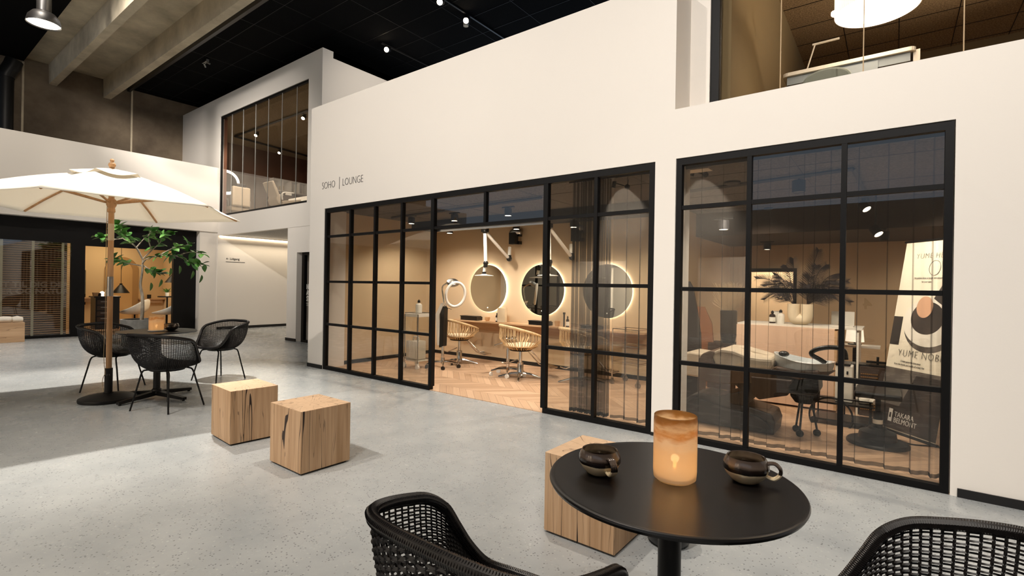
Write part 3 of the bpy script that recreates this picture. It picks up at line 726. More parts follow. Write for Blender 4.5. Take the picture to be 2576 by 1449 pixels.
def make_tub_chair():
    root = thing('woven_armchair', 'black woven tub armchair', 'armchair')
    r = MB(); r.tube(rimc, .0155, 8, True)
    # wrapping on the rim
    for i in range(0, 380):
        u = i / 380; p = rim_at(u); q = rim_at(u + .004)
        d = (q - p).normalized(); n = d.orthogonal().normalized(); b = d.cross(n)
        r.tube([p + (n * math.cos(a) + b * math.sin(a)) * .0162 for a in [k * PI / 3 for k in range(6)]], .0012, 3, True)
    r.build('rim', rattan_black, root)
    m = MB()
    NU = 88
    for i in range(NU):
        u = i / NU
        m.tube([shell_pt(u, t / 12) for t in range(13)], .0034, 4)
    for k in range(1, 46):
        t = .012 + (k / 46) ** 1.0 * .975
        amp = .0028 * (1 if k % 2 else -1)
        pts = []
        for i in range(NU * 2):
            u = (i + .5) / (NU * 2)
            p = shell_pt(u, t); s_ = amp * (1 if (i // 2) % 2 else -1)
            ax = Vector((p.x, p.y + .02, 0)); ax = ax.normalized() if ax.length > 1e-5 else Vector((0, 1, 0))
            pts.append(p + ax * s_)
        m.tube(pts, .0030, 3, True)
    m.build('woven_shell', rattan_black, root)
    s = MB(); s.lathe([(.0001, .43), (.10, .428), (.165, .425), (.182, .418), (.175, .408), (.0001, .405)], 36, (0, -.02, 0), sx=1.0, sy=.95)
    s.build('seat', leatherblack, root)
    f = MB(); f.tube([(x, y - .02, .40) for x, y in [(.15 * math.cos(a), .145 * math.sin(a)) for a in [k * PI / 12 for k in range(24)]]], .008, 8, True)
    f.build('seat_frame', blackmetal, root)
    for sx in (-1, 1):
        for (yt, yb) in ((.10, .205), (-.13, -.215)):
            l = MB(); l.tube(cat_rom([(sx * .06, yt - .0, .402), (sx * .13, yt + (yb - yt) * .12, .400), (sx * .165, yt + (yb - yt) * .25, .375), (sx * .185, yt + (yb - yt) * .5, .26), (sx * .232, yb, .0)], 5), .0085, 8)
            l.build('leg', blackmetal, root)
    return root
def place(o, loc, face, label=None, group=None):
    """turn a thing whose front is local +y so that it looks along `face`"""
    o.location = loc; o.rotation_euler = (0, 0, math.atan2(face[1], face[0]) - PI / 2)
    if label: o['label'] = label
    if group: o['group'] = group
G1 = 'woven armchairs round the small tables'
ch = make_tub_chair()
place(ch, (-.745, 1.00, 0), (0, 1), 'black woven armchair at the near table, its open weave back beside the oak block', G1)
def tub(loc, face, label):
    c = dup(ch, loc, 0, label, G1); place(c, loc, face); return c
tub((.02, 1.38, 0), (-1, 0), 'black woven armchair cropped by the right edge, at the near table')
tub((-5.87, 1.95, 0), (-.41, .91), 'black woven armchair in front of the table under the parasol, back to the hall')
tub((-7.36, 1.88, 0), (.75, .66), 'black woven armchair left of the parasol pole, half behind it')
tub((-7.08, 2.92, 0), (.25, -.97), 'black woven armchair on the far side of the parasol table, near the passage')

# ---------------------------------------------------------------- round tables
def round_table(name, loc, R, h, label, star):
    root = thing(name, label, 'table', loc)
    MB().lathe([(.0001, h - .018), (R - .02, h - .018), (R - .004, h - .014), (R, h - .006), (R - .003, h - .0015), (R - .008, h), (R - .014, h - .0012), (R - .018, h - .0015), (.0001, h - .0015)], 96).build('tabletop', blackdesk, root)
    MB().lathe([(.033, .05), (.033, h - .03), (.075, h - .018), (.0001, h - .018)], 28).build('column', blackmetal, root)
    b = MB(); b.lathe([(.0001, .05), (.05, .05), (.045, .10), (.033, .11)], 24)
    for k in range(4):
        a = star + k * PI / 2; M = Matrix.Rotation(a, 4, 'Z')
        b.add([(0.02, -.03, .035), (.41, -.022, .012), (.41, .022, .012), (.02, .03, .035), (0.02, -.03, .085), (.41, -.022, .04), (.41, .022, .04), (.02, .03, .085)],
              [(0, 3, 2, 1), (4, 5, 6, 7), (0, 1, 5, 4), (1, 2, 6, 5), (2, 3, 7, 6), (3, 0, 4, 7)], M)
        b.lathe([(.014, 0), (.014, .014)], 12, (0.39 * math.cos(a), .39 * math.sin(a), 0))
    b.build('star_base', blackmetal, root)
    return root
TC = Vector((-.513, 1.460, 0))
t1 = round_table('round_table', TC, .3556, .742, 'round black table in the foreground with two mugs and a candle glass', .5)
TB = Vector((-6.46, 2.03, 0))
round_table('round_table', TB, .375, .742, 'round black table under the white parasol with four foot base', .35)

# candle glasses
def candle(loc, r, h, label, dish=False):
    root = thing('candle_holder', label, 'candle holder', loc, 0, 'frosted amber candle glasses on the tables')
    g = MB(); g.lathe([(.0001, 0.002), (r * .8, 0.0), (r * .97, .008), (r, .03), (r, h * .9), (r * .985, h - .002), (r * .955, h), (r * .93, h - .004), (r * .94, h * .9), (r * .94, .025), (r * .85, .014), (.0001, .014)], 48)
    g.build('glass_cylinder', candle_m, root)
    MB().lathe([(.0001, .014), (.019, .014), (.019, .032), (.0001, .030)], 20).build('tealight', whitepl, root)
    MB().lathe([(.0001, .032), (.0045, .037), (.0055, .045), (.003, .055), (.0002, .064)], 12).build('flame', mat('candle_flame', 'FFD9A0', 0.5, emit='FFC880', es=60), root)
    if dish: MB().lathe([(.0001, 0), (r * 1.05, 0), (r * 1.12, .010), (r * 1.05, .016), (.0001, .012)], 32).build('dish', whitepl, root)
    return root
CA = Vector((-.502, 1.462, .742)) + Vector((0, 0, 0))
candle(CA, .0615, .190, 'tall frosted amber candle glass burning on the foreground table')
point(CA + Vector((0.0, -0.0, .062)), 1.5, .012, (1, .74, .46))
CBk = aZ(393, 833, .742); CBk.z = .742
candle(CBk, .070, .165, 'amber candle glass burning on the table under the parasol', True)
point(CBk + Vector((0, 0, .06)), 1.1, .012, (1, .74, .46))

# stoneware mugs
def mug(loc, rz, label):
    root = thing('stoneware_mug', label, 'mug', loc, rz, 'stoneware mugs on the foreground table')
    root.scale = (1.17, 1.17, .95)
    MB().lathe([(.0001, .0), (.026, .0), (.034, .006), (.047, .024), (.0535, .042), (.0525, .058), (.046, .074), (.0445, .077), (.0425, .075), (.048, .058), (.049, .042), (.043, .026), (.028, .010), (.0001, .008)], 48).build('bowl', mug_m, root)
    m = MB(); P = cat_rom([(.048, 0, .064), (.064, 0, .066), (.076, 0, .052), (.075, 0, .034), (.062, 0, .020), (.046, 0, .024)], 5)
    for k in (-.005, 0, .005): m.tube([(p.x, k, p.z) for p in P], .0042, 8)
    m.build('handle', mug_m, root)
mug(aZ(1508, 1190, .742), -.62, 'rounded dark stoneware mug left of the candle, handle toward the viewer')
mug(aZ(1876, 1210, .742), .18, 'rounded dark stoneware mug right of the candle, handle pointing right')
# small glass bowl on the far table
o = MB().lathe([(.0001, 0), (.035, 0), (.062, .02), (.075, .045), (.068, .07), (.062, .078), (.057, .076), (.068, .045), (.05, .018), (.0001, .012)], 36).build('glass_bowl', mat('smoked_mirror_glass', '6A6158', .12, .7))
o.location = aZ(431, 831, .742); tag(o, 'rounded smoky glass bowl beside the candle on the parasol table', 'bowl')

# ---------------------------------------------------------------- oak block stools
def block(corner, ang, w, d, h, label):
    """corner = lower near corner; faces run along ang and ang + 90 degrees"""
    M = Matrix.Rotation(ang, 4, 'Z'); c = Vector(corner) + M @ Vector((w / 2, d / 2, 0))
    root = thing('oak_block_stool', label, 'stool', c, ang, 'cracked oak block stools')
    MB().box(-w / 2, w / 2, -d / 2, d / 2, .012, h).build('block', oakblock_m, root, smooth=False, bevel=.003)
    MB().box(-w / 2 + .02, w / 2 - .02, -d / 2 + .02, d / 2 - .02, 0, .012).build('glide', black_plinth, root, smooth=False)
p = aZ(756, 1198.5)
block((p.x, p.y, 0), 1.5601, .38, .422, .4322, 'cubic cracked oak block stool, the nearer of the pair in mid hall')
p = aZ(578, 1123); q = aZ(697, 1100); a = 1.50
block((p.x, p.y, 0), a, .37, .42, .432, 'cubic oak block stool half hidden behind its twin')
p = aZ(1545, 1405); q = aZ(1368, 1338)
a = math.atan2(q.y - p.y, q.x - p.x)
block((p.x, p.y, 0), a - PI / 2, .40, (q - p).length, .425, 'cubic oak block stool behind the foreground table, wide crack in its face')
# low oak plinth at the far left and the towel on it
p = aZ(62, 860)
PLX = p.x
root = thing('oak_plinth', 'long low oak beam block in front of the slatted window', 'plinth', (p.x - .2, p.y - .55, 0))
o = MB().box(-.20, .20, -.20, .20, -.55, .55).build('block', oakblock_m, root, smooth=False, bevel=.003); o.rotation_euler = (PI / 2, 0, 0); o.location = (0, 0, .20)
tp = thing('rolled_towel', 'crumpled white rolled towel lying on the oak plinth', 'towel', (PLX - .12, aX(28, 800, PLX).y, .40))
m = MB(); m.tube([(0, -.20, .06), (0, -.19, .06), (.005, -.1, .065), (0, 0, .06), (0, .04, .06)], [.02, .05, .062, .06, .04], 16)
m.build('roll', towelm, tp)
m = MB(); m.tube([(0.02, .02, .05), (0.02, .03, .055), (.02, .10, .06), (.02, .18, .05), (.02, .19, .05)], [.03, .055, .07, .05, .02], 16); m.build('roll', towelm, tp)

# round black pot behind the foreground table
p = aZ(1705, 1394)
o = MB().lathe([(.0001, 0), (.085, 0), (.105, .02), (.12, .08), (.12, .17), (.11, .175), (.105, .16), (.0001, .15)], 40).build('round_pot', blackplastic)
o.location = (p.x - .08, p.y + .09, 0); tag(o, 'low round black pot on the floor behind the foreground table column', 'pot')

# ---------------------------------------------------------------- parasol
pb = Vector((-6.715, 1.665, 0))
root = thing('parasol', 'open white canvas parasol on a wooden pole over the cafe table', 'parasol', pb)
pc = MB(); pc.lathe([(.0001, 0), (.255, 0), (.26, .02), (.255, .035), (.20, .055), (.09, .075), (.045, .08), (.045, .085)], 48); pc.build('base_plate', blackmetal, root)
MB().lathe([(.036, .08), (.036, .345), (.033, .345), (.0001, .345)], 24).build('base_tube', blackmetal, root)
k = MB(); k.tube([(.03, -.01, .28), (.062, -.02, .28)], .006, 8); k.ball((.07, -.022, .28), .016, 8); k.build('clamp_knob', blackplastic, root)
MB().lathe([(.0001, .30), (.027, .30), (.026, 2.50), (.0001, 2.50)], 20).build('pole', polewood, root)
MB().lathe([(.0285, 1.12), (.0285, 1.33)], 20).build('metal_sleeve', steel, root)
MB().lathe([(.0285, 1.72), (.0285, 1.90)], 20).build('pole_marking', mat('pale_wood_section', 'C9B291', .5), root)
MB().lathe([(.029, 2.02), (.036, 2.03), (.034, 2.06), (.030, 2.07), (.045, 2.10), (.048, 2.15), (.030, 2.17)], 20).build('hub', polewood, root)
MB().lathe([(.0001, 2.505), (.022, 2.505), (.034, 2.53), (.030, 2.55), (.014, 2.565), (.02, 2.585), (.012, 2.60), (.0001, 2.602)], 20).build('finial', polewood, root)
RU, ZR, ZA, PH = 1.29, 2.055, 2.46, .42
tips = [Vector((RU * math.cos(PH + k * PI / 3), RU * math.sin(PH + k * PI / 3), ZR)) for k in range(6)]
apex = Vector((0, 0, ZA))
def canopy_pt(k, s, t):
    """k segment, s across 0..1, t apex to rim"""
    a = apex.lerp(tips[k], t); b = apex.lerp(tips[(k + 1) % 6], t)
    p = a.lerp(b, s); sag = math.sin(PI * s)
    p.z -= .035 * sag * t * (1 - t) * 2 + .02 * sag * (t ** 3) * 0
    p.z += .05 * math.sin(PI * t) * (1 - .7 * sag)
    c = Vector((p.x, p.y, 0)); p -= Vector((c.x, c.y, 0)) * .035 * sag * t * t
    return p
for nm, t0, t1, dz in (('canopy', .13, 1.0, 0), ('vent_flap', .0, .27, .035)):
    m = MB(); NS, NT = 10, 12
    for k in range(6):
        vs = []; fs = []
        for i in range(NT + 1):
            for j in range(NS + 1):
                p = canopy_pt(k, j / NS, t0 + (t1 - t0) * i / NT); vs.append(p + Vector((0, 0, dz * (1 if dz == 0 else 1))))
        for i in range(NT):
            for j in range(NS):
                a = i * (NS + 1) + j; fs.append((a, a + 1, a + NS + 2, a + NS + 1))
        m.add(vs, fs)
    o = m.build(nm, canvas, root, recalc=False); s_ = o.modifiers.new('thickness', 'SOLIDIFY'); s_.thickness = .003
for k in range(6):
    d = tips[k]; a = Vector((.03, 0, 0))
    pts = [apex.lerp(d, t) + Vector((0, 0, .05 * math.sin(PI * t) - .014)) for t in (0.03, .25, .5, .75, .965)]
    MB().tube(pts, .012, 6).build('rib', polewood, root)
    h = Vector((.035 * math.cos(PH + k * PI / 3), .035 * math.sin(PH + k * PI / 3), 2.125))
    MB().tube([h, apex.lerp(d, .52) + Vector((0, 0, .026))], .0125, 6).build('strut', polewood, root)
MB().tube(cat_rom([(-.03, -.03, 2.12), (-.034, -.032, 1.5), (-.03, -.03, .9), (.0, -.045, .5), (.04, -.04, .30), (.03, -.045, .28), (-.01, -.05, .22), (.0, -.05, .15), (.03, -.05, .10)], 6), .003, 6).build('cord', rope, root)

# ---------------------------------------------------------------- fig tree in a concrete planter
pp = Vector((-11.93, 3.46, 0)); SCP = 1.0
root = thing('fig_tree', 'leafy green fig tree in a round grey concrete planter behind the parasol table', 'potted plant', pp)
MB().lathe([(.0001, 0), (.29, 0), (.30, .02), (.335, .50), (.335, .52), (.30, .52), (.29, .46), (.0001, .46)], 48).build('planter', concretepot, root)
MB().lathe([(.0001, .47), (.29, .475)], 32).build('soil', soil, root)
rt = Vector((math.cos(YAW), -math.sin(YAW), 0)); fw = Vector((math.sin(YAW), math.cos(YAW), 0))
# trunk and limbs, laid out in metres across (a), up (z) and away (b) from the planter centre
def L(a, z, b=0): return rt * a + fw * b + Vector((0, 0, z))
tr = MB()
tr.tube(cat_rom([L(.01, .44), L(.03, .75), (L(.02, .98)), L(-.02, 1.2), L(.01, 1.45), L(.02, 1.72)], 6), [.034 - .0006 * i for i in range(31)], 10)
limbs = [[L(.02, 1.70), L(-.15, 1.95, .05), L(-.35, 2.12, -.05), L(-.55, 2.3, .05), L(-.6, 2.42, .05)],
         [L(.02, 1.72), L(.12, 1.9, .1), L(.28, 2.05, .1), L(.42, 2.2, 0), L(.62, 2.22, -.1)],
         [L(.01, 1.62), L(.18, 1.72, -.1), L(.45, 1.78, -.15), L(.75, 1.78, -.1), L(1.0, 1.66, 0), L(1.22, 1.62, .05)],
         [L(.01, 1.58), L(-.18, 1.62, -.1), L(-.42, 1.66, -.1), L(-.60, 1.70, 0)],
         [L(.02, 1.7), L(-.02, 1.95, -.15), L(-.12, 2.15, -.25), L(-.25, 2.3, -.3)],
         [L(.45, 1.78, -.15), L(.65, 1.92, -.1), L(.85, 2.0, 0), L(1.0, 2.05, 0)],
         [L(.75, 1.78, -.1), L(.9, 1.88, .1), L(1.1, 1.85, .15)],
         [L(-.15, 1.95, .05), L(-.1, 2.15, .2), L(.05, 2.3, .25)],
         [L(.12, 1.9, .1), L(.2, 2.12, -.1), L(.3, 2.3, -.15)],
         [L(-.35, 2.12, -.05), L(-.5, 2.08, -.2), L(-.66, 2.15, -.25)],
         [L(.01, 1.6), L(.15, 1.5, .05), L(.32, 1.42, .1)]]
lp = []
for li, l in enumerate(limbs):
    c = cat_rom(l, 6); n = len(c); tr.tube(c, [.014 - .010 * i / n for i in range(n)], 6)
    for i in range(n):
        if i > n * .3: lp.append((c[i], (c[min(i + 1, n - 1)] - c[i - 1]).normalized()))
tr.build('trunk', bark, root)
lv = MB()
def leaf(m, p, d, up, Ls, Wd):
    d = d.normalized(); s = d.cross(up); s = s.normalized() if s.length > 1e-4 else Vector((1, 0, 0)); n = s.cross(d)
    vs = []; K = 7
    for i in range(K):
        t = i / (K - 1); w_ = Wd * math.sin(PI * min(1, t ** .85 * .97 + .03)) ** .8
        c = p + d * Ls * t - n * (Ls * .22 * t * t)
        vs += [c - s * w_ * .5 + n * w_ * .12, c, c + s * w_ * .5 + n * w_ * .12]
    fs = []
    for i in range(K - 1):
        a = i * 3; fs += [(a, a + 1, a + 4, a + 3), (a + 1, a + 2, a + 5, a + 4)]
    m.add(vs, fs)
for i in range(210):
    p, d = rnd.choice(lp)
    dd = (d * .5 + Vector((rnd.uniform(-1, 1), rnd.uniform(-1, 1), rnd.uniform(-.5, .8)))).normalized()
    leaf(lv, p, dd, Vector((rnd.uniform(-.5, .5), rnd.uniform(-.5, .5), 1)), rnd.uniform(.14, .20), rnd.uniform(.085, .125))
for a, z in ((.12, 1.25), (.35, 1.32), (.22, 1.5), (-.62, 1.72), (1.05, 1.5), (1.15, 1.42), (.55, 1.55), (.7, 1.6), (.3, 1.55)):
    leaf(lv, L(a, z, rnd.uniform(-.1, .1)), L(rnd.uniform(-.3, .3), -1.0), rt, .17, .09)
lv.build('foliage', leafm, root, recalc=False)

# ---------------------------------------------------------------- hall ceiling things
p = aY(110, 62, 1.8); DR = .50 * .5
DD = (p - Vector((0, 0, HC))).length; DR = 34 / FPX * (p - Vector((0, 0, HC))).dot(CF)
root = thing('dome_pendant_lamp', 'black dome pendant lamp glowing at the upper left under the ceiling', 'pendant lamp', p)
MB().lathe([(DR, 0), (DR * .99, DR * .12), (DR * .9, DR * .5), (DR * .66, DR * .82), (DR * .35, DR * .97), (.0001, DR), (.0001, DR * .96), (DR * .62, DR * .78), (DR * .86, DR * .48), (DR * .96, .0)], 48).build('shade', blackmetal, root)
MB().lathe([(.0001, .02), (DR * .95, .02), (DR * .95, .03), (.0001, .03)], 40).build('diffuser', mat('dome_glow', 'FFF4E0', .5, emit='FFF0D8', es=6), root)
MB().lathe([(.0001, DR * .95), (DR * .42, DR * .95), (DR * .42, 6.575 - p.z), (.0001, 6.575 - p.z)], 24).build('stem', blackplastic, root)
# black duct
p = aX(20, 200, XC + .22); rr = 16 / FPX * (p - Vector((0, 0, HC))).dot(CF)
px = aX(13, 250, XC + .22)
root = thing('ventilation_duct', 'black vertical ventilation duct with an elbow against the concrete wall', 'duct', (px.x, px.y, 4.36))
q = Vector((px.x, px.y, 4.36)); zt = aX(12, 192, XC + .22).z - 4.36
MB().tube([(0, 0, -.1), (0, 0, zt)], rr, 24).build('pipe', blackmetal, root)
m = MB(); m.tube([(0, 0, zt - .02), (0, 0, zt + .05), (.02, .10, zt + .28), (.02, .14, zt + .42)], [rr * 1.08] * 4, 24); m.build('elbow', blackplastic, root)
# track lights on the black ceiling
def track(x0, x1, y0, y1, z, name, label, w_=.035):
    o = MB().box(-w_ / 2 if x0 == x1 else 0, w_ / 2 if x0 == x1 else x1 - x0, -w_ / 2 if y0 == y1 else 0, w_ / 2 if y0 == y1 else y1 - y0, -.03, 0).build(name, blackplastic, smooth=False)
    o.location = (x0, y0, z); return tag(o, label, 'light track')
track(-8.95, -8.95, 6.9, 10.5, 6.576, 'light_track', 'black light track on the hall ceiling, above the raised box corner')
track(-6.64, -6.64, 5.8, 10.5, 6.576, 'light_track', 'black light track on the hall ceiling with two spots, above the facade top')
def track_spot(loc, aim, label, r=.045, L_=.14, group='lit track spotlights under the black hall ceiling', body=None, es=30, top=None):
    root = thing('track_spotlight', label, 'spotlight', loc, 0, group)
    d = (Vector(aim) - Vector(loc)).normalized(); q = d.to_track_quat('-Z', 'Y').to_matrix().to_4x4()
    body = body or blackmetal
    MB().lathe([(.0001, L_), (r * .9, L_), (r, L_ * .9), (r, 0), (r * .88, 0), (r * .88, .012), (.0001, .012)], 24, M=q).build('lamp_body', body, root)
    MB().lathe([(.0001, .006), (r * .86, .006), (r * .86, .010), (.0001, .010)], 20, M=q).build('lens', mat('spot_lens_%d' % es, 'FFF2DC', .5, emit='FFE8C8', es=es) if ('spot_lens_%d' % es) not in MATS else MATS['spot_lens_%d' % es], root)
    tz = (top if top is not None else loc[2] + .12) - loc[2]
    hd = q @ Vector((0, 0, L_ * .6))
    MB().tube([hd, (hd.x, hd.y, tz)], .008, 8).cb((hd.x, hd.y, tz - .01), (.04, .12, .02)).build('bracket', blackplastic, root)
    return root
camp = Vector((0, 0, HC))
for (px, py, x_, lab) in ((972, 125, -8.95, 'lit round track spotlight farthest left on the black ceiling'), (1172, 52, -6.64, 'lit track spotlight with side barn door, lower of the two near the facade top'), (1106, 5, -6.64, 'lit track spotlight cut by the top edge of the picture')):
    d = ray(px, py); t = (6.44 - HC) / d.z; l = camp + d * t
    track_spot(l, l + Vector((3.0, -5.0, -3.4)), lab, .06, .17, top=6.55)
d = ray(1172, 66); l = camp + d * ((6.40 - HC) / d.z)
track_spot(l, l + Vector((0, 0, -1)), 'unlit pale track spotlight pointing down beside a lit one', .05, .13, 'unlit track spotlights', whitepl, 0, 6.55)
d = ray(517, 158); l = camp + d * ((6.5 - HC) / d.z)
o = MB().cb((0, 0, .03), (.25, .06, .05)).tube([(-.08, 0, 0), (-.12, .05, -.06)], .02, 10).tube([(.06, 0, 0), (.12, .05, -.04)], .02, 10).build('ceiling_sensor', steel); o.location = l; tag(o, 'small grey sensor cluster on the black ceiling above the raised box', 'sensor')

# ---------------------------------------------------------------- lettering on walls and glass
def sign(name, label, parts, loc, rot, m, ext=.0015):
    root = thing(name, label, 'lettering', loc); root.rotation_euler = rot
    return root
z0 = 2.73
sg = thing('wall_lettering', 'thin black SOHO | LOUNGE lettering on the white facade', 'lettering', (0, 0, 0))
a = aY(810, 478, F); b = aY(848, 472, F); c_ = aY(860, 470, F); e = aY(918, 462, F)
text('word', 'SOHO', .155, (a.x, F - .003, 2.72), R90, textblack, sg, .001, offset=-.0038, sx=.80)
text('word', 'LOUNGE', .155, (c_.x + .01, F - .003, 2.72), R90, textblack, sg, .001, offset=-.0038, sx=.80)
xm = (aY(854, 470, F)).x; MB().box(xm - .003, xm + .003, F - .004, F, 2.68, 2.86).build('divider', textblack, sg, smooth=False)
sg = thing('wall_lettering', 'small black Udgang exit lettering with underline on the passage wall', 'lettering', (0, 0, 0))
a = aX(568, 652, XL); b = aX(616, 658, XL)
text('word', '\u2190 Udgang', .085, (XL + .004, a.y, a.z - .01), (PI / 2, 0, PI / 2), textblack, sg, .001)
MB().box(XL, XL + .004, a.y, b.y, a.z - .075, a.z - .063).build('underline', textblack, sg, smooth=False)
sg = thing('glass_lettering', 'outlined two line lettering on the slatted window of the left shop', 'lettering', (0, 0, 0))
xg = XS + .01
a = aX(2, 722, xg); b = aX(0, 738, xg)
for s_, py in (('SKABT TIL DIG DER', 718), ('PLANTER OG NATUR', 735)):
    zz = aX(90, py, xg).z - .03
    o = text('text_line', s_, .155, (xg, aX(172, py, xg).y, zz), (PI / 2, 0, PI / 2), textoutline, sg, 0, 'RIGHT', outline=.0016, sx=1.05)
sg = thing('glass_lettering', 'bold white NEW AND STUDIO lettering on the dark studio door', 'lettering', (0, 0, 0))
yd = YB + .02
for s_, py in (('NEW', 727), ('AND', 742), ('STUDIO', 757)):
    q = aY(770, py, yd)
    text('text_line', s_, .15, (q.x, yd - .012 + .02, q.z), R90, textwhite, sg, .001, sx=.62, offset=.003)
q = aY(770, 762, yd); MB().box(q.x, q.x + .4, yd + .004, yd + .008, q.z - .01, q.z).build('rule', textwhite, sg, smooth=False)
q = aY(770, 769, yd); text('text_line', 'OPEN STUDIO', .04, (q.x, yd + .008, q.z), R90, textwhite, sg, .001)
# studio door behind the lettering
d2 = structure(bpy.data.objects.new('door_2', None)); COL.objects.link(d2)
MB().box(-10.30, -10.20, YB + .05, YB + .12, 0, 1.96).box(-10.2, -9.2, YB + .05, YB + .12, 1.90, 1.96).box(-10.2, -9.2, YB + .05, YB + .12, 0, .05).build('door_frame', black_frame, d2, smooth=False)
MB().box(-10.20, -9.2, YB + .08, YB + .09, .05, 1.90).build('door_glass', pane_m, d2, smooth=False)
structure(MB().box(-10.7, -9.0, YB + 1.6, YB + 1.7, 0, 2.4).box(-9.1, -9.0, YB + .4, YB + 1.6, 0, 2.4).build('wall_back', browncab, smooth=False))
# ceiling strip light over the passage
o = MB().box(XL + .005, XL + .035, YB + .05, 8.9, zb0 - .030, zb0 - .005).build('strip_light', strip_m, smooth=False)
tag(o, 'glowing linear light along the top of the passage wall', 'strip light')
area((XL + .25, 7.3, zb0 - .05), .1, 24, (0, -.5, 0), (1, .84, .62), 2.6)

# ---------------------------------------------------------------- left shop: blind, then the room seen through the doorway
bl = thing('wooden_blind', 'lowered venetian blind with wooden slats and pale ladder tapes in the shop window', 'window blind', (XS - .05, 0, 0))
m = MB(); n = 42
for i in range(n):
    z = .10 + i * (2.0 / n)
    M = Matrix.Translation((0, 1.55, z)) @ Matrix.Rotation(.12, 4, 'Y')
    m.cb((0, 0, 0), (.034, 2.72, .004), M)
m.build('slats', slatm, bl, smooth=False)
for py in (3, 83, 158):
    yy = aX(py, 700, XS).y
    MB().box(.019, .022, yy - .022, yy + .022, .06, 2.10).build('ladder_tape', tapem, bl, smooth=False)
w5 = structure(bpy.data.objects.new('window_5', None)); COL.objects.link(w5)
MB().box(XS - .015, XS - .005, .2, 2.93, .06, 2.10).build('glass_pane', clear_m, w5, smooth=False)
sx0 = SB
# arched niche: a darker arch recess panel on the shop back wall
c = aX(303, 700, SB + .01); yl = aX(262, 740, SB + .01).y; yr = aX(347, 740, SB + .01).y; zt = aX(303, 646, SB + .01).z
rr = (yr - yl) / 2; yc = (yl + yr) / 2
poly = [(yl, 0.0), (yr, 0.0)] + [(yc + rr * math.cos(PI * k / 20), zt - rr + rr * math.sin(PI * k / 20)) for k in range(21)]
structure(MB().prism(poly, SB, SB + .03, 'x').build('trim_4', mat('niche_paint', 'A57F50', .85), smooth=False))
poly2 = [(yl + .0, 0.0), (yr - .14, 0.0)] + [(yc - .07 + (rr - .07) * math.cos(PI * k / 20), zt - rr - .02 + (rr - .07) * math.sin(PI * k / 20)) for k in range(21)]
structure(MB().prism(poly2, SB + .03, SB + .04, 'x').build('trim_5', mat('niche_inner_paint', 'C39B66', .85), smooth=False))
def cone_lamp(px, py, x_, rpx, label):
    p = aX(px, py, x_); s_ = (p - camp).dot(CF) / FPX; r = rpx * s_
    root = thing('cone_pendant_lamp', label, 'pendant lamp', p, 0, 'black cone pendant lamps in the left shop')
    MB().lathe([(r, 0), (r * .25, r * 1.05), (r * .16, r * 1.12), (r * .16, r * 1.3), (.0001, r * 1.3), (.0001, r * 1.2), (r * .2, r * 1.0), (r * .94, .0)], 36).build('shade', blackmetal, root)
    MB().tube([(0, 0, r * 1.3), (0, 0, 2.5 - p.z)], .006, 6).build('cord', blackplastic, root)
    MB().lathe([(.0001, .015), (r * .9, .015), (r * .9, .022), (.0001, .022)], 28).build('diffuser', glow_warm, root)
cone_lamp(304, 737, -15.9, 18.5, 'black cone pendant lamp lit in front of the arched niche')
cone_lamp(440, 711, -15.3, 22, 'black cone pendant lamp half hidden by the right door edge of the shop')
# slatted black trolley cabinet
def atx(px, py, x_): return aX(px, py, x_)
x_ = -15.5; p = atx(264, 830, x_); s_ = (p - camp).dot(CF) / FPX
zt = atx(264, 745, x_).z; yl = atx(234, 790, x_).y; yr = atx(294, 790, x_).y
root = thing('black_drawer_trolley', 'tall black drawer trolley with woven side in the left shop', 'trolley', (x_, (yl + yr) / 2, 0))
hw = (yr - yl) / 2
MB().box(-.22, .2, -hw, hw, .08, zt - .03).box(-.24, .22, -hw * 1.15, hw * 1.08, zt - .03, zt).build('body', blackdesk, root, smooth=False)
for k in range(5):
    zz = .14 + k * (zt - .2) / 5
    d_ = MB().box(.2, .215, -hw * .9, hw * .3, zz, zz + (zt - .2) / 5 - .03).build('drawer', browncab, root, smooth=False)
    MB().box(.215, .225, -hw * .6, hw * .0, zz + .06, zz + .075).build('drawer_pull', steel, d_, smooth=False)
MB().box(.2, .212, hw * .35, hw * .98, .1, zt - .05).build('woven_panel', rattan_black, root, smooth=False)
def small(name, label, cat, loc, prof, m, n=20, group=None):
    o = MB().lathe(prof, n).build(name, m); o.location = loc; return tag(o, label, cat, group)
small('wooden_bowl', 'small tan bowl on the black trolley in the left shop', 'bowl', (x_, atx(240, 740, x_).y, zt), [(.0001, 0), (.05, 0), (.065, .09), (.06, .09), (.045, .01), (.0001, .01)], pottery)
small('black_jar', 'small black jar on the black trolley in the left shop', 'jar', (x_, atx(251, 740, x_).y, zt), [(.0001, 0), (.035, 0), (.035, .08), (.0001, .08)], blackplastic)
small('white_table_lamp', 'little white mushroom shaped lamp on the black trolley', 'lamp', (x_, atx(257, 740, x_).y, zt), [(.0001, 0), (.04, 0), (.04, .05), (.028, .052), (.05, .075), (.035, .11), (.0001, .125)], glow_soft)
small('cream_bottle', 'slim cream bottle on the black trolley next to the parasol pole', 'bottle', (x_, atx(267, 740, x_).y, zt), [(.0001, 0), (.022, 0), (.022, .13), (.01, .14), (.01, .17), (.0001, .17)], cream)
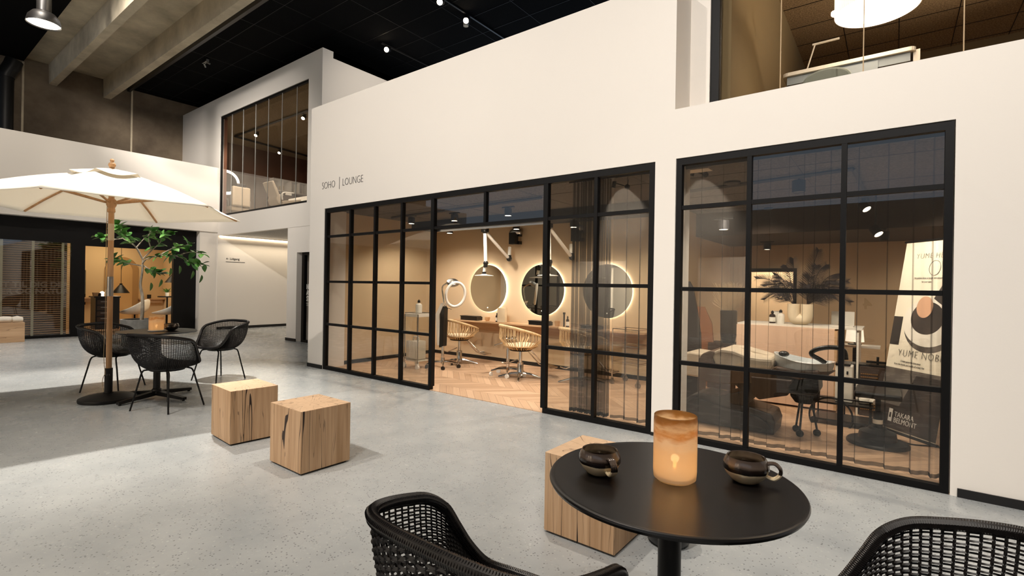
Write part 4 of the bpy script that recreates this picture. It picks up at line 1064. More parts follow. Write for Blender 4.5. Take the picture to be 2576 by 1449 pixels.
# shell chairs
def shell_chair(px, py, x_, face, label, mt):
    p = aX(px, py, x_); root = thing('shell_armchair', label, 'armchair', (p.x, p.y, 0), 0, 'white shell armchairs in the left shop')
    m = MB(); vs = []; fs = []; NU, NT = 28, 10
    for i in range(NT + 1):
        t = i / NT
        for j in range(NU):
            u = 2 * PI * j / NU; back = (1 - math.cos(u)) / 2     # 0 front, 1 back
            top = .58 - .13 * (1 - back) ** 1.5 + .22 * back ** 4
            r = .05 + .30 * math.sin(t * PI / 2); z = .40 + (top - .40) * (t ** 2.2)
            vs.append((r * math.sin(u) * 1.0, r * math.cos(u) * .92, z))
    for i in range(NT):
        for j in range(NU): fs.append((i * NU + j, i * NU + (j + 1) % NU, (i + 1) * NU + (j + 1) % NU, (i + 1) * NU + j))
    fs.append(tuple(reversed(range(NU))))
    m.add(vs, fs); o = m.build('shell', mt, root); s = o.modifiers.new('thickness', 'SOLIDIFY'); s.thickness = .012
    MB().lathe([(.02, .02), (.02, .39), (.09, .40)], 14).build('column', blackmetal, root)
    b = MB()
    for k in range(4): b.tube([(0, 0, .06), (.27 * math.cos(k * PI / 2 + .4), .27 * math.sin(k * PI / 2 + .4), .015)], .014, 8)
    b.build('star_base', blackmetal, root)
    root.rotation_euler = (0, 0, face); return root
shell_chair(338, 830, -15.75, 2.3, 'white moulded shell armchair glowing under the cone pendant', whitepl)
shell_chair(418, 835, -15.2, 2.6, 'pale shell armchair cut off by the right edge of the shop doorway', whitepl)
sh = thing('wall_shelf', 'small floating oak shelf right of the niche in the left shop', 'shelf', (SB, aX(382, 750, SB + .1).y, aX(382, 751, SB + .1).z), 0, 'oak wall shelves in the left shop')
MB().box(0, .2, -.3, .3, -.03, 0).box(0, .14, -.28, .25, -.12, -.03).build('board', oak, sh, smooth=False)
dup(sh, (SB, aX(232, 748, SB + .1).y, aX(232, 748, SB + .1).z), 0, 'small floating oak shelf at the left side of the shop, partly behind the trolley')
small('black_cup', 'small black cup on the oak shelf right of the niche', 'cup', (SB + .1, aX(375, 748, SB + .1).y, aX(382, 751, SB + .1).z), [(.0001, 0), (.045, 0), (.05, .11), (.045, .11), (.04, .01), (.0001, .01)], blackplastic)
p = aX(420, 783, -15.7)
root = thing('small_potted_plant', 'small spiky green plant in a white pot near the shop corner', 'potted plant', (p.x, p.y, .95))
MB().lathe([(.0001, -.08), (.04, -.08), (.05, .02), (.04, .02), (.0001, .0)], 20).build('pot', whitepl, root)
m = MB()
for k in range(16):
    a = k * 2.4; leaf(m, Vector((0, 0, 0)), Vector((math.cos(a), math.sin(a), .7 + .5 * (k % 3))), Vector((0, 0, 1)), .2, .03)
m.build('foliage', leafm, root, recalc=False)
st = thing('side_table', 'dark round side table carrying the small plant in the left shop', 'table', (p.x, p.y, 0)); MB().lathe([(.0001, .84), (.22, .84), (.22, .87), (.0001, .87)], 28).build('tabletop', blackdesk, st); MB().lathe([(.14, 0), (.14, .015), (.02, .03), (.02, .84)], 20).build('pedestal', blackmetal, st)
sg = thing('wall_lettering', 'small dark price list lettering on the right wall of the left shop', 'lettering', (0, 0, 0))
for i, s_ in enumerate(('BEHANDLINGER', 'manicure', 'pedicure', 'voks')):
    q = aX(421, 683 + i * 6 + (3 if i else 0), SB + .02)
    text('text_line', s_, .065 if i == 0 else .055, (SB + .02, q.y, q.z), (PI / 2, 0, PI / 2), textblack, sg, .001)
o = MB().box(0, .02, -.06, .06, -.45, .45).build('wall_mirror', mirror_m, smooth=False); q = aX(214, 723, SB + .02); o.location = (SB + .01, q.y - .05, q.z); tag(o, 'narrow upright mirror at the left edge of the shop doorway', 'mirror')

# ================================================================ SALON
def sz(p): return (Vector(p) - camp).dot(CF) / FPX     # metres per pixel at p
# round back lit mirrors
MY = SY - .045
for (l, r_, t, b, lab) in ((1182, 1273, 667, 784, 'round back lit wall mirror, the left one, above the oak shelf'), (1310, 1419, 666, 793, 'round back lit wall mirror, the middle one, crossed by the black door post'), (1466, 1590, 664, 801, 'round back lit wall mirror, the right one, seen through the glazing')):
    pl, pr = aY(l, 730, MY), aY(r_, 730, MY); cx = (pl.x + pr.x) / 2; pt, pb_ = aY((l + r_) / 2, t, MY), aY((l + r_) / 2, b, MY); cz = (pt.z + pb_.z) / 2
    R_ = ((pr.x - pl.x) / 2 + (pt.z - pb_.z) / 2) / 2
    root = thing('round_mirror', lab, 'mirror', (cx, SY, cz), 0, 'round back lit mirrors on the salon wall')
    M = Matrix.Rotation(PI / 2, 4, 'X')
    MB().lathe([(.0001, .028), (R_, .028), (R_, .032), (.0001, .032)], 64, M=M).build('mirror_glass', mirror_m, root)
    MB().lathe([(R_ * .92, .010), (R_ * .955, .010), (R_ * .955, .020), (R_ * .92, .020), (R_ * .92, .010)], 64, M=M).build('led_ring', halo, root)
    MB().lathe([(.0001, .001), (R_ * .86, .001), (R_ * .86, .027), (.0001, .027)], 48, M=M).build('back_plate', whitepl, root)
    MB().lathe([(.0001, .0321), (.012, .0321), (.012, .033), (.0001, .033)], 16, M=M @ Matrix.Translation((0, -R_ * .82, 0))).build('touch_button', glow_soft, root)
# long shelf
zs = .69
sh = thing('wall_shelf', 'long oak veneer shelf running under the round mirrors', 'shelf', (-6.28, SY, zs))
MB().box(0, 3.62, -.26, 0, -.022, 0).build('board', oak, sh, smooth=False)
MB().box(.02, 3.60, -.035, 0, -.17, -.022).build('rail', oak, sh, smooth=False)
# things on the shelf
def on_shelf(px, m_): 
    q = aY(px, 800, SY - .13); return Vector((q.x, SY - .13, zs))
def flat_box(px, w_, label, h=.05):
    q = on_shelf(px, 0); root = thing('black_gift_box', label, 'box', q, 0, 'flat black boxes on the mirror shelf')
    MB().cb((0, 0, h / 2 - .006), (w_, .15, h - .012)).build('box_base', blackdesk, root, smooth=False)
    MB().cb((-.01, -.01, h - .007), (w_ * .98, .15, .014)).build('lid', blackplastic, root, smooth=False)
flat_box(1186, .38, 'flat black box at the left end of the mirror shelf', .075)
flat_box(1360, .36, 'flat black box below the middle mirror on the shelf', .07)
flat_box(1490, .30, 'flat black box on the shelf behind the bunched curtain', .05)
small('wooden_bowl', 'small round tan bowl on the shelf under the left mirror', 'bowl', on_shelf(1226, 0), [(.0001, 0), (.025, 0), (.045, .03), (.045, .07), (.038, .07), (.03, .03), (.0001, .02)], pottery)
def bottle(loc, r, h, m_, cap, label, group=None, cat='bottle', name='dropper_bottle', neck=.35, labelled=True):
    root = thing(name, label, cat, loc, 0, group)
    MB().lathe([(.0001, 0), (r, 0), (r, h * .6), (r * .85, h * .68), (r * neck, h * .73), (r * neck, h * .8), (.0001, h * .8)], 20).build('bottle_body', m_, root)
    MB().lathe([(.0001, h * .78), (r * (neck + .12), h * .78), (r * (neck + .12), h * .93), (r * .2, h * .95), (r * .18, h), (.0001, h)], 14).build('cap', cap, root)
    if labelled: MB().lathe([(r * 1.01, h * .12), (r * 1.01, h * .48)], 20).build('label', paper, root)
    return root
bottle(on_shelf(1250, 0), .024, .155, amber, blackplastic, 'small dark dropper bottle on the shelf beside the cream box', 'dark dropper bottles in the salon')
bottle(on_shelf(1428, 0), .026, .17, amber, blackplastic, 'dark bottle on the shelf behind the curtain, right of the middle mirror', 'dark dropper bottles in the salon')
small('brush_holder', 'tall dark brush holder beside the dark bottle behind the curtain', 'holder', on_shelf(1419, 0), [(.0001, 0), (.012, 0), (.012, .19), (.02, .19), (.02, .22), (.0001, .22)], blackplastic)
o = MB().cb((0, 0, .12), (.16, .06, .24)).build('cream_box', cream, smooth=False, bevel=.004); o.location = on_shelf(1263, 0); tag(o, 'upright cream coloured box on the shelf between the two clear mirrors', 'box')
small('tan_cup', 'small tan cup on the shelf at the edge of the bunched curtain', 'cup', on_shelf(1402, 0), [(.0001, 0), (.035, 0), (.045, .08), (.038, .08), (.03, .01), (.0001, .01)], pottery)

# styling chairs with rattan rod baskets
def make_styling_chair():
    root = thing('styling_chair', 'rattan styling chair', 'salon chair', (0, 0, 0), 0, 'rattan styling chairs at the mirrors')
    tp = [(0, -.29, .745), (.12, -.27, .742), (.22, -.20, .73), (.285, -.09, .70), (.305, .04, .665), (.295, .15, .63), (.25, .235, .60)]
    line = [(-x, y, z) for x, y, z in reversed(tp[1:])] + tp
    c = cat_rom(line, 6); n = len(c)
    m = MB(); m.tube([p for p in c], [.012 + .012 * math.sin(PI * i / (n - 1)) for i in range(n)], 10); m.build('top_rail', rattan, root)
    m = MB()
    for i in range(0, 43):
        t = i / 42; p = c[min(n - 1, int(t * (n - 1)))]
        an = math.atan2(p.x, -p.y); q = Vector((.235 * math.sin(an), -.225 * math.cos(an), .47)); e = Vector((.16 * math.sin(an), -.15 * math.cos(an), .415))
        k = Vector((p.x * 1.02, p.y * 1.02, .56)); m.tube([p, k, q, e], .0052, 5)
    for i in range(9):
        an = -.62 + 1.24 * i / 8 + PI; p = Vector((.25 * math.sin(an), -.25 * math.cos(an), .46)); e = Vector((.16 * math.sin(an), -.15 * math.cos(an), .415)); m.tube([p, e], .0052, 5)
    m.build('spindles', rattan, root)
    MB().tube([(.24 * math.cos(a), .235 * math.sin(a), .468) for a in [k * PI / 16 for k in range(32)]], .010, 8, True).build('seat_ring', rattan, root)
    MB().lathe([(.0001, .462), (.215, .462), (.225, .475), (.21, .49), (.0001, .494)], 32).build('seat_cushion', cream, root)
    MB().lathe([(.0001, .395), (.15, .395), (.16, .405), (.15, .415), (.0001, .415)], 24).build('seat_plate', blackmetal, root)
    MB().lathe([(.06, .05), (.045, .07), (.045, .22), (.025, .225), (.025, .395)], 20).build('hydraulic_column', chrome, root)
    b = MB()
    for k in range(4):
        a = PI / 4 + k * PI / 2 + .3; b.tube([(0, 0, .075), (.12 * math.cos(a), .12 * math.sin(a), .065), (.31 * math.cos(a), .31 * math.sin(a), .014)], [.026, .022, .012], 8)
    b.build('star_base', chrome, root)
    MB().tube([(0, -.04, .27), (-.14, -.16, .19), (-.22, -.20, .20)], .008, 6).build('pump_lever', chrome, root)
    f = MB()
    for s_ in (-1, 1): f.tube([(s_ * .09, .12, .40), (s_ * .10, .34, .17), (s_ * .12, .44, .15)], .009, 8)
    f.tube([(-.17, .40, .15), (-.15, .50, .16), (.15, .50, .16), (.17, .40, .15)], .012, 8, True); f.cb((0, .45, .152), (.28, .09, .012))
    f.build('footrest', chrome, root)
    return root
sc0 = make_styling_chair()
p = aZ(1157, 915); sc0.location = (p.x, p.y - .02, 0); sc0.rotation_euler = (0, 0, -.5); sc0['label'] = 'rattan rod styling chair at the left mirror behind the steamer'
p = aZ(1292, 950); dup(sc0, (p.x + .1, p.y + .02, 0), -.55, 'rattan rod styling chair at the middle mirror in the open doorway')
p = aZ(1462, 965); dup(sc0, (p.x, p.y, 0), -.5, 'rattan rod styling chair at the right mirror behind the curtain')

# rolling chrome dryer stand (ring on a five castor base)
def castor_base(m, wheels, R_, n, h, ph, r=.02, wr=.032):
    for k in range(n):
        a = ph + k * 2 * PI / n; x, y_ = R_ * math.cos(a), R_ * math.sin(a)
        m.tube([(0, 0, h), (x * .6, y_ * .6, h * .95), (x, y_, h * .72)], [r, r * .85, r * .6], 8)
        M = Matrix.Translation((x, y_, wr)) @ Matrix.Rotation(a + .8, 4, 'Z') @ Matrix.Rotation(PI / 2, 4, 'X')
        wheels.lathe([(.0001, -.012), (wr, -.012), (wr, .012), (.0001, .012)], 16, M=M)
p = aZ(1277, 945)
root = thing('rolling_stool', 'chrome rolling stool with ring rest and clear castors in the salon doorway', 'stool', (p.x, p.y, 0))
b = MB(); wv = MB(); castor_base(b, wv, .25, 5, .11, .3); b.lathe([(.03, .08), (.03, .14)], 16); b.build('castor_base', chrome, root); wv.build('castors', whitepl, root)
MB().lathe([(.025, .12), (.025, .38), (.015, .38), (.015, .52), (.03, .53)], 16).build('column', chrome, root)
MB().tube([(.13 * math.cos(a), .12 * math.sin(a), .55) for a in [k * PI / 12 for k in range(24)]], .014, 8, True).lathe([(.0001, .53), (.11, .535), (.12, .55), (.0001, .545)], 24).build('ring_seat', chrome, root)
MB().tube([(0, 0, .50), (-.14, -.06, .45), (-.19, -.08, .43)], .006, 6).build('lever', chrome, root)
# hair steamer with ring head
p = aZ(1113, 925)
root = thing('hair_steamer', 'tall chrome hair steamer with tilted ring head, standing inside the salon doorway', 'hair steamer', (p.x, p.y, 0))
b = MB(); wv = MB(); castor_base(b, wv, .26, 5, .10, .5, .018); b.lathe([(.035, .07), (.03, .16)], 16); b.build('castor_base', chrome, root); wv.build('castors', blackplastic, root)
MB().lathe([(.022, .12), (.022, .42), (.0001, .42)], 16).build('column', chrome, root)
def toP(px, py): q = aY(px, py, p.y); return (q.x - p.x, 0, q.z)
pf = [toP(*q) for q in ((1103, 790), (1116, 768), (1121, 775), (1118, 870), (1108, 874))]
MB().prism([(a[0], a[2]) for a in pf], -.03, .05).build('rear_housing', blackplastic, root, smooth=False)
pf = [toP(*q) for q in ((1101, 790), (1114, 762), (1121, 762), (1110, 790), (1108, 868), (1105, 868))]
MB().prism([(a[0], a[2]) for a in pf], -.045, .045).build('front_housing', whitepl, root, smooth=False)
MB().tube(cat_rom([toP(1118, 772), toP(1113, 735), toP(1113, 722), toP(1118, 716), toP(1130, 710)], 4), .012, 8).build('arm', chrome, root)
hc = Vector(toP(1139, 712)); M = Matrix.Translation(hc) @ Matrix.Rotation(.45, 4, 'Y') @ Matrix.Rotation(.3, 4, 'X')
MB().lathe([(.0001, -.04), (.07, -.03), (.10, 0), (.09, .03), (.05, .05), (.0001, .055)], 28, M=M).build('head', steel, root)
rc = Vector(toP(1146, 741)); rr = 26 * sz(p + Vector((0, 0, 1.2)))
ax1 = (rt * 1.0 + fw * .35).normalized(); ax2 = Vector((.12, 0, 1)).normalized()
MB().tube([rc + ax1 * rr * math.cos(a) * .92 + ax2 * rr * 1.15 * math.sin(a) for a in [k * PI / 20 for k in range(40)]], .022, 10, True).build('ring', whitepl, root)
q = toP(1141, 772); MB().tube([toP(1126, 775), toP(1136, 778)], .004, 6).cb(q, (.05, .02, .02)).build('control_handle', blackplastic, root)

# salon trolleys
def trolley(p, w_, d_, h, rz, label, shelves, mt, cast, top=True):
    root = thing('salon_trolley', label, 'trolley', (p.x, p.y, 0), rz, 'wheeled salon trolleys')
    m = MB()
    for sx in (-1, 1):
        for sy in (-1, 1): m.tube([(sx * w_ / 2, sy * d_ / 2, .09), (sx * w_ / 2, sy * d_ / 2, h)], .009, 8)
    m.build('uprights', mt, root)
    for z in shelves:
        MB().cb((0, 0, z), (w_ - .02, d_ - .02, .008)).build('shelf_plate', clear_m if mt is chrome and not cast else blackdesk if not cast else whitepl, root, smooth=False)
        MB().tube([(-w_ / 2, -d_ / 2, z + .03), (w_ / 2, -d_ / 2, z + .03), (w_ / 2, d_ / 2, z + .03), (-w_ / 2, d_ / 2, z + .03)], .005, 6, True).build('rail', mt, root)
    wv = MB()
    for sx in (-1, 1):
        for sy in (-1, 1): wv.lathe([(.0001, -.014), (.036, -.014), (.036, .014), (.0001, .014)], 16, M=Matrix.Translation((sx * w_ / 2, sy * d_ / 2, .036)) @ Matrix.Rotation(PI / 2, 4, 'X')); wv.cb((sx * w_ / 2, sy * d_ / 2, .075), (.03, .03, .03))
    wv.build('castors', steel if not cast else whitepl, root)
    return root
pT = aZ(1049, 925)
tr1 = trolley(pT, .30, .26, .84, 0, 'tall pale salon trolley behind the glazing with a white bottle on top', (.12, .83), steel, True)
MB().box(-.15, .15, -.13, .13, .80, .85).build('top_tray', whitepl, tr1, smooth=False)
for sx in (-1, 1): MB().box(sx * .148 - .002, sx * .148 + .002, -.12, .12, .15, .80).build('side_glass', clear_m, tr1, smooth=False)
root = thing('ribbed_case', 'white ribbed case with a loop handle standing in the tall pale trolley', 'case', (pT.x - .01, pT.y - .02, .124))
m = MB(); m.box(-.12, .12, -.09, .09, 0, .30)
for i in range(17): m.box(-.118 + i * .0143, -.110 + i * .0143, -.094, .094, .0, .295)
m.build('case_body', whitepl, root, smooth=False)
MB().tube(cat_rom([(-.06, 0, .30), (-.06, 0, .34), (-.04, 0, .36), (.04, 0, .36), (.06, 0, .34), (.06, 0, .30)], 4), .009, 8).build('handle', whitepl, root)
bottle(Vector((pT.x + .02, pT.y, .85)), .05, .215, whitepl, blackplastic, 'large white bottle with black cap on the tall pale trolley', neck=.3)
p = aZ(1588, 968); trolley(p, .40, .32, .745, -.15, 'open chrome trolley behind the curtain at the right of the salon', (.28, .50, .72), chrome, False)
# bottom seat pad edge at the far right of the first window
# extraction arms
def px3(px, py, y_): return aY(px, py, y_)
def make_extractor():
    y_ = SY - .12; base = px3(1292, 600, y_)
    root = thing('extraction_arm', 'jointed white tube extraction arm with black joints above the left mirror', 'extractor', base, 0, 'jointed extraction arms on the salon wall')
    rel = lambda px, py, yy: px3(px, py, yy) - base
    MB().cb((0, 0, 0), (.12, .10, .19)).cb((.07, .06, .06), (.06, .08, .05)).cb((.07, .06, -.07), (.06, .08, .05)).build('motor_box', blackplastic, root, smooth=False)
    MB().tube(cat_rom([rel(1290, 594, y_), rel(1288, 586, y_), rel(1294, 582, y_), rel(1306, 584, y_ + .05), rel(1306, 584, y_ + .11)], 5), .048, 14).build('metal_duct', steel, root)
    j1 = rel(1281, 651, y_ - .1); j2 = rel(1220, 582, 5.95); j3 = rel(1222, 662, 5.95)
    MB().tube([rel(1282, 622, y_), rel(1281, 645, y_ - .05)], .028, 12).tube([j1, j2], .026, 12).tube([j2, j3], .028, 12).tube([rel(1220, 672, 5.95), rel(1218, 686, 5.95)], .026, 12).build('tube', whitepl, root)
    m = MB(); m.ball(j1, .048, 8); m.tube([j1 + Vector((0, 0, .06)), j1], .036, 12); m.ball(j2, .045, 8); m.cb(j2 + Vector((0, 0, .02)), (.10, .07, .06)); m.ball(j3, .042, 8); m.tube([j3, rel(1221, 672, 5.95)], .034, 12); m.tube([rel(1218, 684, 5.95), rel(1218, 689, 5.95)], .034, 12)
    m.build('joints', blackplastic, root)
    hcn = rel(1218, 692, 5.95); MB().lathe([(.03, .02), (.05, .008), (.145, -.004), (.15, -.01), (.14, -.008), (.0001, .0)], 36, c=hcn).build('hood', clear_m if False else whitepl, root)
    return root, px3(1218, 692, 5.95).x
ex, hx = make_extractor()
d_ = px3(1378, 685, 5.95).x - hx
dup(ex, ex.location + Vector((d_, 0, 0)), 0, 'jointed white tube extraction arm behind the black door post, above the middle mirror')

# salon ceiling lights
def can_light(px, py, zt, label, group='black cylinder downlights on the salon ceiling', lit=True, r=.055, h=.13):
    for z_, test in ((zt, lambda l: not (l.x > -2.35 and l.y > 7.55) and not (l.x < -2.35 and l.y > 6.05 and zt > 2.3)), (2.30, lambda l: l.x < -2.35), (2.08, lambda l: True)):
        zt = z_; d = ray(px, py); t = (zt - h - HC) / d.z; l = camp + d * t
        if test(l): break
    root = thing('ceiling_downlight', label, 'ceiling light', (l.x, l.y, zt - h), 0, group)
    MB().lathe([(.0001, h * .8), (r * .85, h * .8), (r, h * .75), (r, 0), (r * .85, 0), (r * .85, .02), (.0001, .02)], 24).build('lamp_body', mat('anthracite_can', '26252A', .5) if 'anthracite_can' not in MATS else MATS['anthracite_can'], root)
    MB().lathe([(.0001, .004), (r * .82, .004), (r * .82, .008), (.0001, .008)], 20).build('lens', MATS['spot_lens_30'] if lit else blackplastic, root)
    MB().tube([(0, 0, h * .8), (0, 0, h)], .01, 8).cb((0, 0, h - .008), (.2, .035, .016)).build('mount', blackplastic, root)
for px, py, zt, lab in ((1035, 563, ZC, 'cylinder downlight behind the fourth upper pane of the glazing'), (1143, 556, ZC, 'cylinder downlight above the doorway, left half of the transom'), (1278, 543, ZC, 'cylinder downlight above the doorway, right half of the transom'),
                        (1131, 587, 2.30, 'cylinder downlight low in the doorway left of the left mirror'), (1299, 577, 2.30, 'cylinder downlight low in the doorway above the extraction arm'),
                        (1443, 572, 2.42, 'cylinder downlight glimpsed through the bunched curtain top')):
    can_light(px, py, zt, lab)
for px, py, lab, lit in ((1820, 578, 'cylinder downlight in the right window, first from the left', True), (1930, 628, 'cylinder downlight in the right window, above the dark framed doorway', True), (2009, 484, 'large unlit cylinder downlight high in the right window', False)):
    can_light(px, py, ZC, lab, lit=lit, r=.055 if lit else .06, h=.13 if lit else .15)
def flat_disc(px, py, label, r=.07, name='smoke_detector', cat='smoke detector', m_=None):
    p = aZ(px, py, ZC - .02); o = MB().lathe([(.0001, -.01), (r * .6, -.012), (r, 0), (r, .02), (.0001, .02)], 28).build(name, m_ or MATS['anthracite_can']); o.location = p; tag(o, label, cat)
flat_disc(1842, 462, 'round flat ceiling speaker in the top left pane of the right window', .08, 'ceiling_speaker', 'speaker')
flat_disc(1933, 526, 'small domed smoke detector in the middle panes of the right window', .055)
def track2(p0, p1, label):
    a = aZ(*p0, ZC - .03); b = aZ(*p1, ZC - .03)
    if b.y > 7.5: b = a.lerp(b, (7.5 - a.y) / (b.y - a.y))
    v = b - a
    o = MB().tube([(0, 0, 0), v], .018, 4).build('light_track', MATS['anthracite_can'], smooth=False); o.location = a; tag(o, label, 'light track')
track2((985, 548), (1362, 497), 'grey light track on the salon ceiling above the doorway')
track2((1712, 484), (2146, 425), 'grey light track along the right window ceiling')
track2((2146, 425), (2226, 597), 'grey light track running away from the right window toward the banner')
for (px, py, lab, k) in ((2181, 527, 'bright track spotlight pointing at the banner, nearest of three', 1), (2211, 590, 'middle track spotlight of three above the banner', 1), (2225, 604, 'small black cube track spotlight, last of three above the banner', 0)):
    l = aZ(px, py, ZC - .16); tz_ = ZC - .03
    if l.y > 7.5: l = aZ(px, py, 2.08 - .14); tz_ = 2.08 if l.y > 7.6 else ZC
    track_spot(l, l + Vector((.5, -.4, -.8)) if k else l + Vector((0, .1, -1)), lab, .05, .11, 'track spotlights above the banner', None, 30 if k else 0, tz_)
for n_, (px, py, tx, ty, lab) in enumerate(((1545, 462, -1, 0, 'black jointed lamp standing in for a reflection in the top right pane of the first window'), (1742, 432, -1, 0, 'black jointed lamp standing in for a reflection in the top left pane of the second window'))):  # added lamps imitate wall lamps reflected in the panes
    a = aY(px, py, F + .55); b = aY(px + 33, py + 8, F + .55)
    root = thing('reflected_lamp_standin', lab, 'spotlight', a, 0, 'black jointed lamps standing in for reflections in the glazing')
    v = b - a
    M = Matrix.Rotation(.2, 4, 'Y'); MB().lathe([(.0001, -.045), (.022, -.045), (.022, .025), (.0001, .025)], 18, M=M).build('lamp_body', blackplastic, root)
    MB().tube([(0, 0, .01), v], .006, 8).build('arm', blackplastic, root)
    MB().ball(v, .028, 8).tube([v, (v.x + .01, v.y, ZC - a.z)], .006, 6).build('joint', blackplastic, root)
    spot(a + Vector((0, 0, -.06)), a + Vector((.10, .2, -1)), 14, 70, .8, .03, WARM)

# curtains: sheer pleated fabric behind the panes
def curtain(x0, x1, y_, z0, z1, folds, amp, label, jit=.3, bunch=None):
    N = folds * 10; pts = []; ph = 0; r2 = random.Random(int(abs(x0 * 100)))
    off = [r2.uniform(-jit, jit) for _ in range(folds + 2)]; am = [amp * r2.uniform(.5, 1.3) for _ in range(folds + 2)]
    ys = []
    xs = []; ph_ = [r2.uniform(.6, 1.5) for _ in range(folds)]; tot = sum(ph_); xa = x0
    for k in range(folds):
        wk = (x1 - x0) * ph_[k] / tot; fw_ = min(.008, wk * .25); A_ = am[k]
        for j in range(10):
            if j < 7: t = j / 7; xs.append(xa + (wk - fw_) * t); ys.append(A_ * (-.5 + t * t * (3 - 2 * t) + .12 * math.sin(4 * PI * t)))
            else: t = (j - 7) / 3; xs.append(xa + wk - fw_ + fw_ * t); ys.append(A_ * (.5 - t))
        xa += wk
    xs.append(x1); ys.append(0)
    vs = []; fs = []
    NZ = 6
    for j in range(NZ + 1):
        z = z0 + .03 + (z1 - z0 - .03) * j / NZ; g = 1.25 - .5 * (j / NZ)
        for i in range(N + 1): vs.append((xs[i], y_ + ys[i] * g, z))
    for j in range(NZ):
        for i in range(N): a = j * (N + 1) + i; fs.append((a, a + 1, a + N + 2, a + N + 1))
    root = thing('sheer_curtain', label, 'curtain', (0, 0, 0), 0, 'black sheer curtains behind the glazing')
    MB().add(vs, fs).build('fabric', sheer_dense if folds == 14 else sheer_m, root, recalc=False)
    hp = [(xs[i], y_ + ys[i] * 1.25) for i in range(N + 1)]
    hv = [(x, y, z0) for x, y in hp] + [(x, y, z0 + .03) for x, y in hp]; hf = [(i, i + 1, N + 2 + i, N + 1 + i) for i in range(N)]
    MB().add(hv, hf).build('hem', sheer_hem, root, recalc=False)
    MB().box(x0 - .05, x1 + .05, y_ - .012, y_ + .012, z1, z1 + .03).build('rail', MATS['anthracite_can'], root, smooth=False)
curtain(-2.66, -2.24, F + .24, .02, 2.385, 14, .07, 'bunched black sheer curtain at the left of the fixed panes beside the doorway')
curtain(-2.20, -1.68, F + .26, .02, 2.385, 4, .05, 'thin black sheer curtain drawn across the last panes of the first window')
curtain(-1.50, .31, F + .26, .02, 2.385, 15, .045, 'long black sheer curtain drawn across the whole second window')

# ---------------------------------------------------------------- back room seen through the second window
pD = aZ(2096, 1040); xl = aY(1853, 817, pD.y).x
root = thing('reception_desk', 'peach fronted reception desk with white top in the right window', 'desk', ((xl + pD.x) / 2, pD.y, 0))
hw = (pD.x - xl) / 2; hd = .895
MB().box(-hw, hw, 0, .55, .03, hd).build('front_panel', peach, root, smooth=False)
MB().box(hw, hw + .025, 0, .55, 0.03, hd - .02).build('end_panel', oak, root, smooth=False)
MB().box(-hw - .005, hw + .24, .06, .62, hd, hd + .018).build('counter_top', whitepl, root, smooth=False)
MB().box(hw + .19, hw + .21, .08, .6, 0.0, hd).build('side_support', whitepl, root, smooth=False)
def ondesk(px, dy=.25):
    q = aY(px, 800, pD.y + dy); return Vector((q.x, pD.y + dy, hd + .018))
bottle(ondesk(1943), .034, .15, amber, blackplastic, 'dark dropper bottle on the peach desk, left of the white bottle', 'dark dropper bottles in the salon')
bottle(ondesk(1964), .040, .165, whitepl, blackplastic, 'white bottle with black cap and print on the peach desk', neck=.3)
o = MB().cb((0, 0, .07), (.065, .03, .14)).build('white_carton', whitepl, smooth=False, bevel=.003); o.location = ondesk(1953, .36); tag(o, 'small white carton between the two bottles on the peach desk', 'carton')
# U shaped vase with dark palm
q = ondesk(2013, .22); s_ = sz(q); root = thing('palm_vase', 'cream U shaped vase with a spray of dark palm fronds on the peach desk', 'vase', q)
rw = 29 * s_; m = MB(); Rt = rw * .5
m.tube(cat_rom([(-Rt, 0, 52 * s_), (-Rt, 0, 30 * s_), (-Rt * .75, 0, 15 * s_), (0, 0, rw * .48), (Rt * .75, 0, 15 * s_), (Rt, 0, 30 * s_), (Rt, 0, 52 * s_)], 6), rw * .48, 20)
m.build('vase_body', vasem, root)
m = MB()
fr = [(-100, 115, .9), (-70, 80, .8), (-85, 60, .9), (-15, 165, .9), (-35, 150, .7), (40, 185, 1.0), (55, 150, .8), (75, 110, .9), (95, 90, 1), (105, 60, 1.), (100, 110, .9), (-55, 105, .8), (20, 120, .7), (-100, 80, .9), (65, 70, .8), (-60, 125, .8), (15, 95, .6), (-20, 100, .6), (50, 95, .8), (85, 130, .9), (-80, 95, .9), (30, 150, .9), (110, 85, .9)]
for i, (ax, az, k) in enumerate(fr):
    b0 = Vector(((Rt if ax > 0 else -Rt), 0, 50 * s_)); tip = Vector((ax * s_, rnd.uniform(-.15, .15), az * s_))
    mid = b0.lerp(tip, .55) + Vector((0, 0, 22 * s_))
    c = cat_rom([b0, mid, tip], 20); m.tube(c, .003, 4)
    nL = len(c)
    for j in range(6, nL):
        d = (c[j] - c[j - 1]).normalized(); sd = d.cross(Vector((0, 1, 0))).normalized()
        for sg_ in (-1, 1):
            Ls = 42 * s_ * (1 - .78 * j / nL)
            e = c[j] + (d * .8 + sd * sg_ * .75 + Vector((0, rnd.uniform(-.3, .3), -.15))).normalized() * Ls
            n_ = Vector((.001, .002, .0026)); m.add([c[j] - n_, c[j] + n_, c[j].lerp(e, .5) + n_ * 1.4, e], [(0, 1, 2), (0, 2, 3)])
m.build('palm_fronds', palm_m, root, recalc=False)
# laptop style white screen and small white lamp
q = ondesk(2118, .35); o = MB().cb((0, 0, .0045), (.22, .2, .009)).add([(-.11, .1, .009), (.11, .1, .009), (.11, .13, .16), (-.11, .13, .16), (-.11, .106, .009), (.11, .106, .009), (.11, .136, .16), (-.11, .136, .16)], [(0, 1, 2, 3), (7, 6, 5, 4), (0, 4, 5, 1), (1, 5, 6, 2), (2, 6, 7, 3), (3, 7, 4, 0)]).build('laptop', whitepl, smooth=False); o.location = q; tag(o, 'open white laptop at the right end of the peach desk', 'laptop')
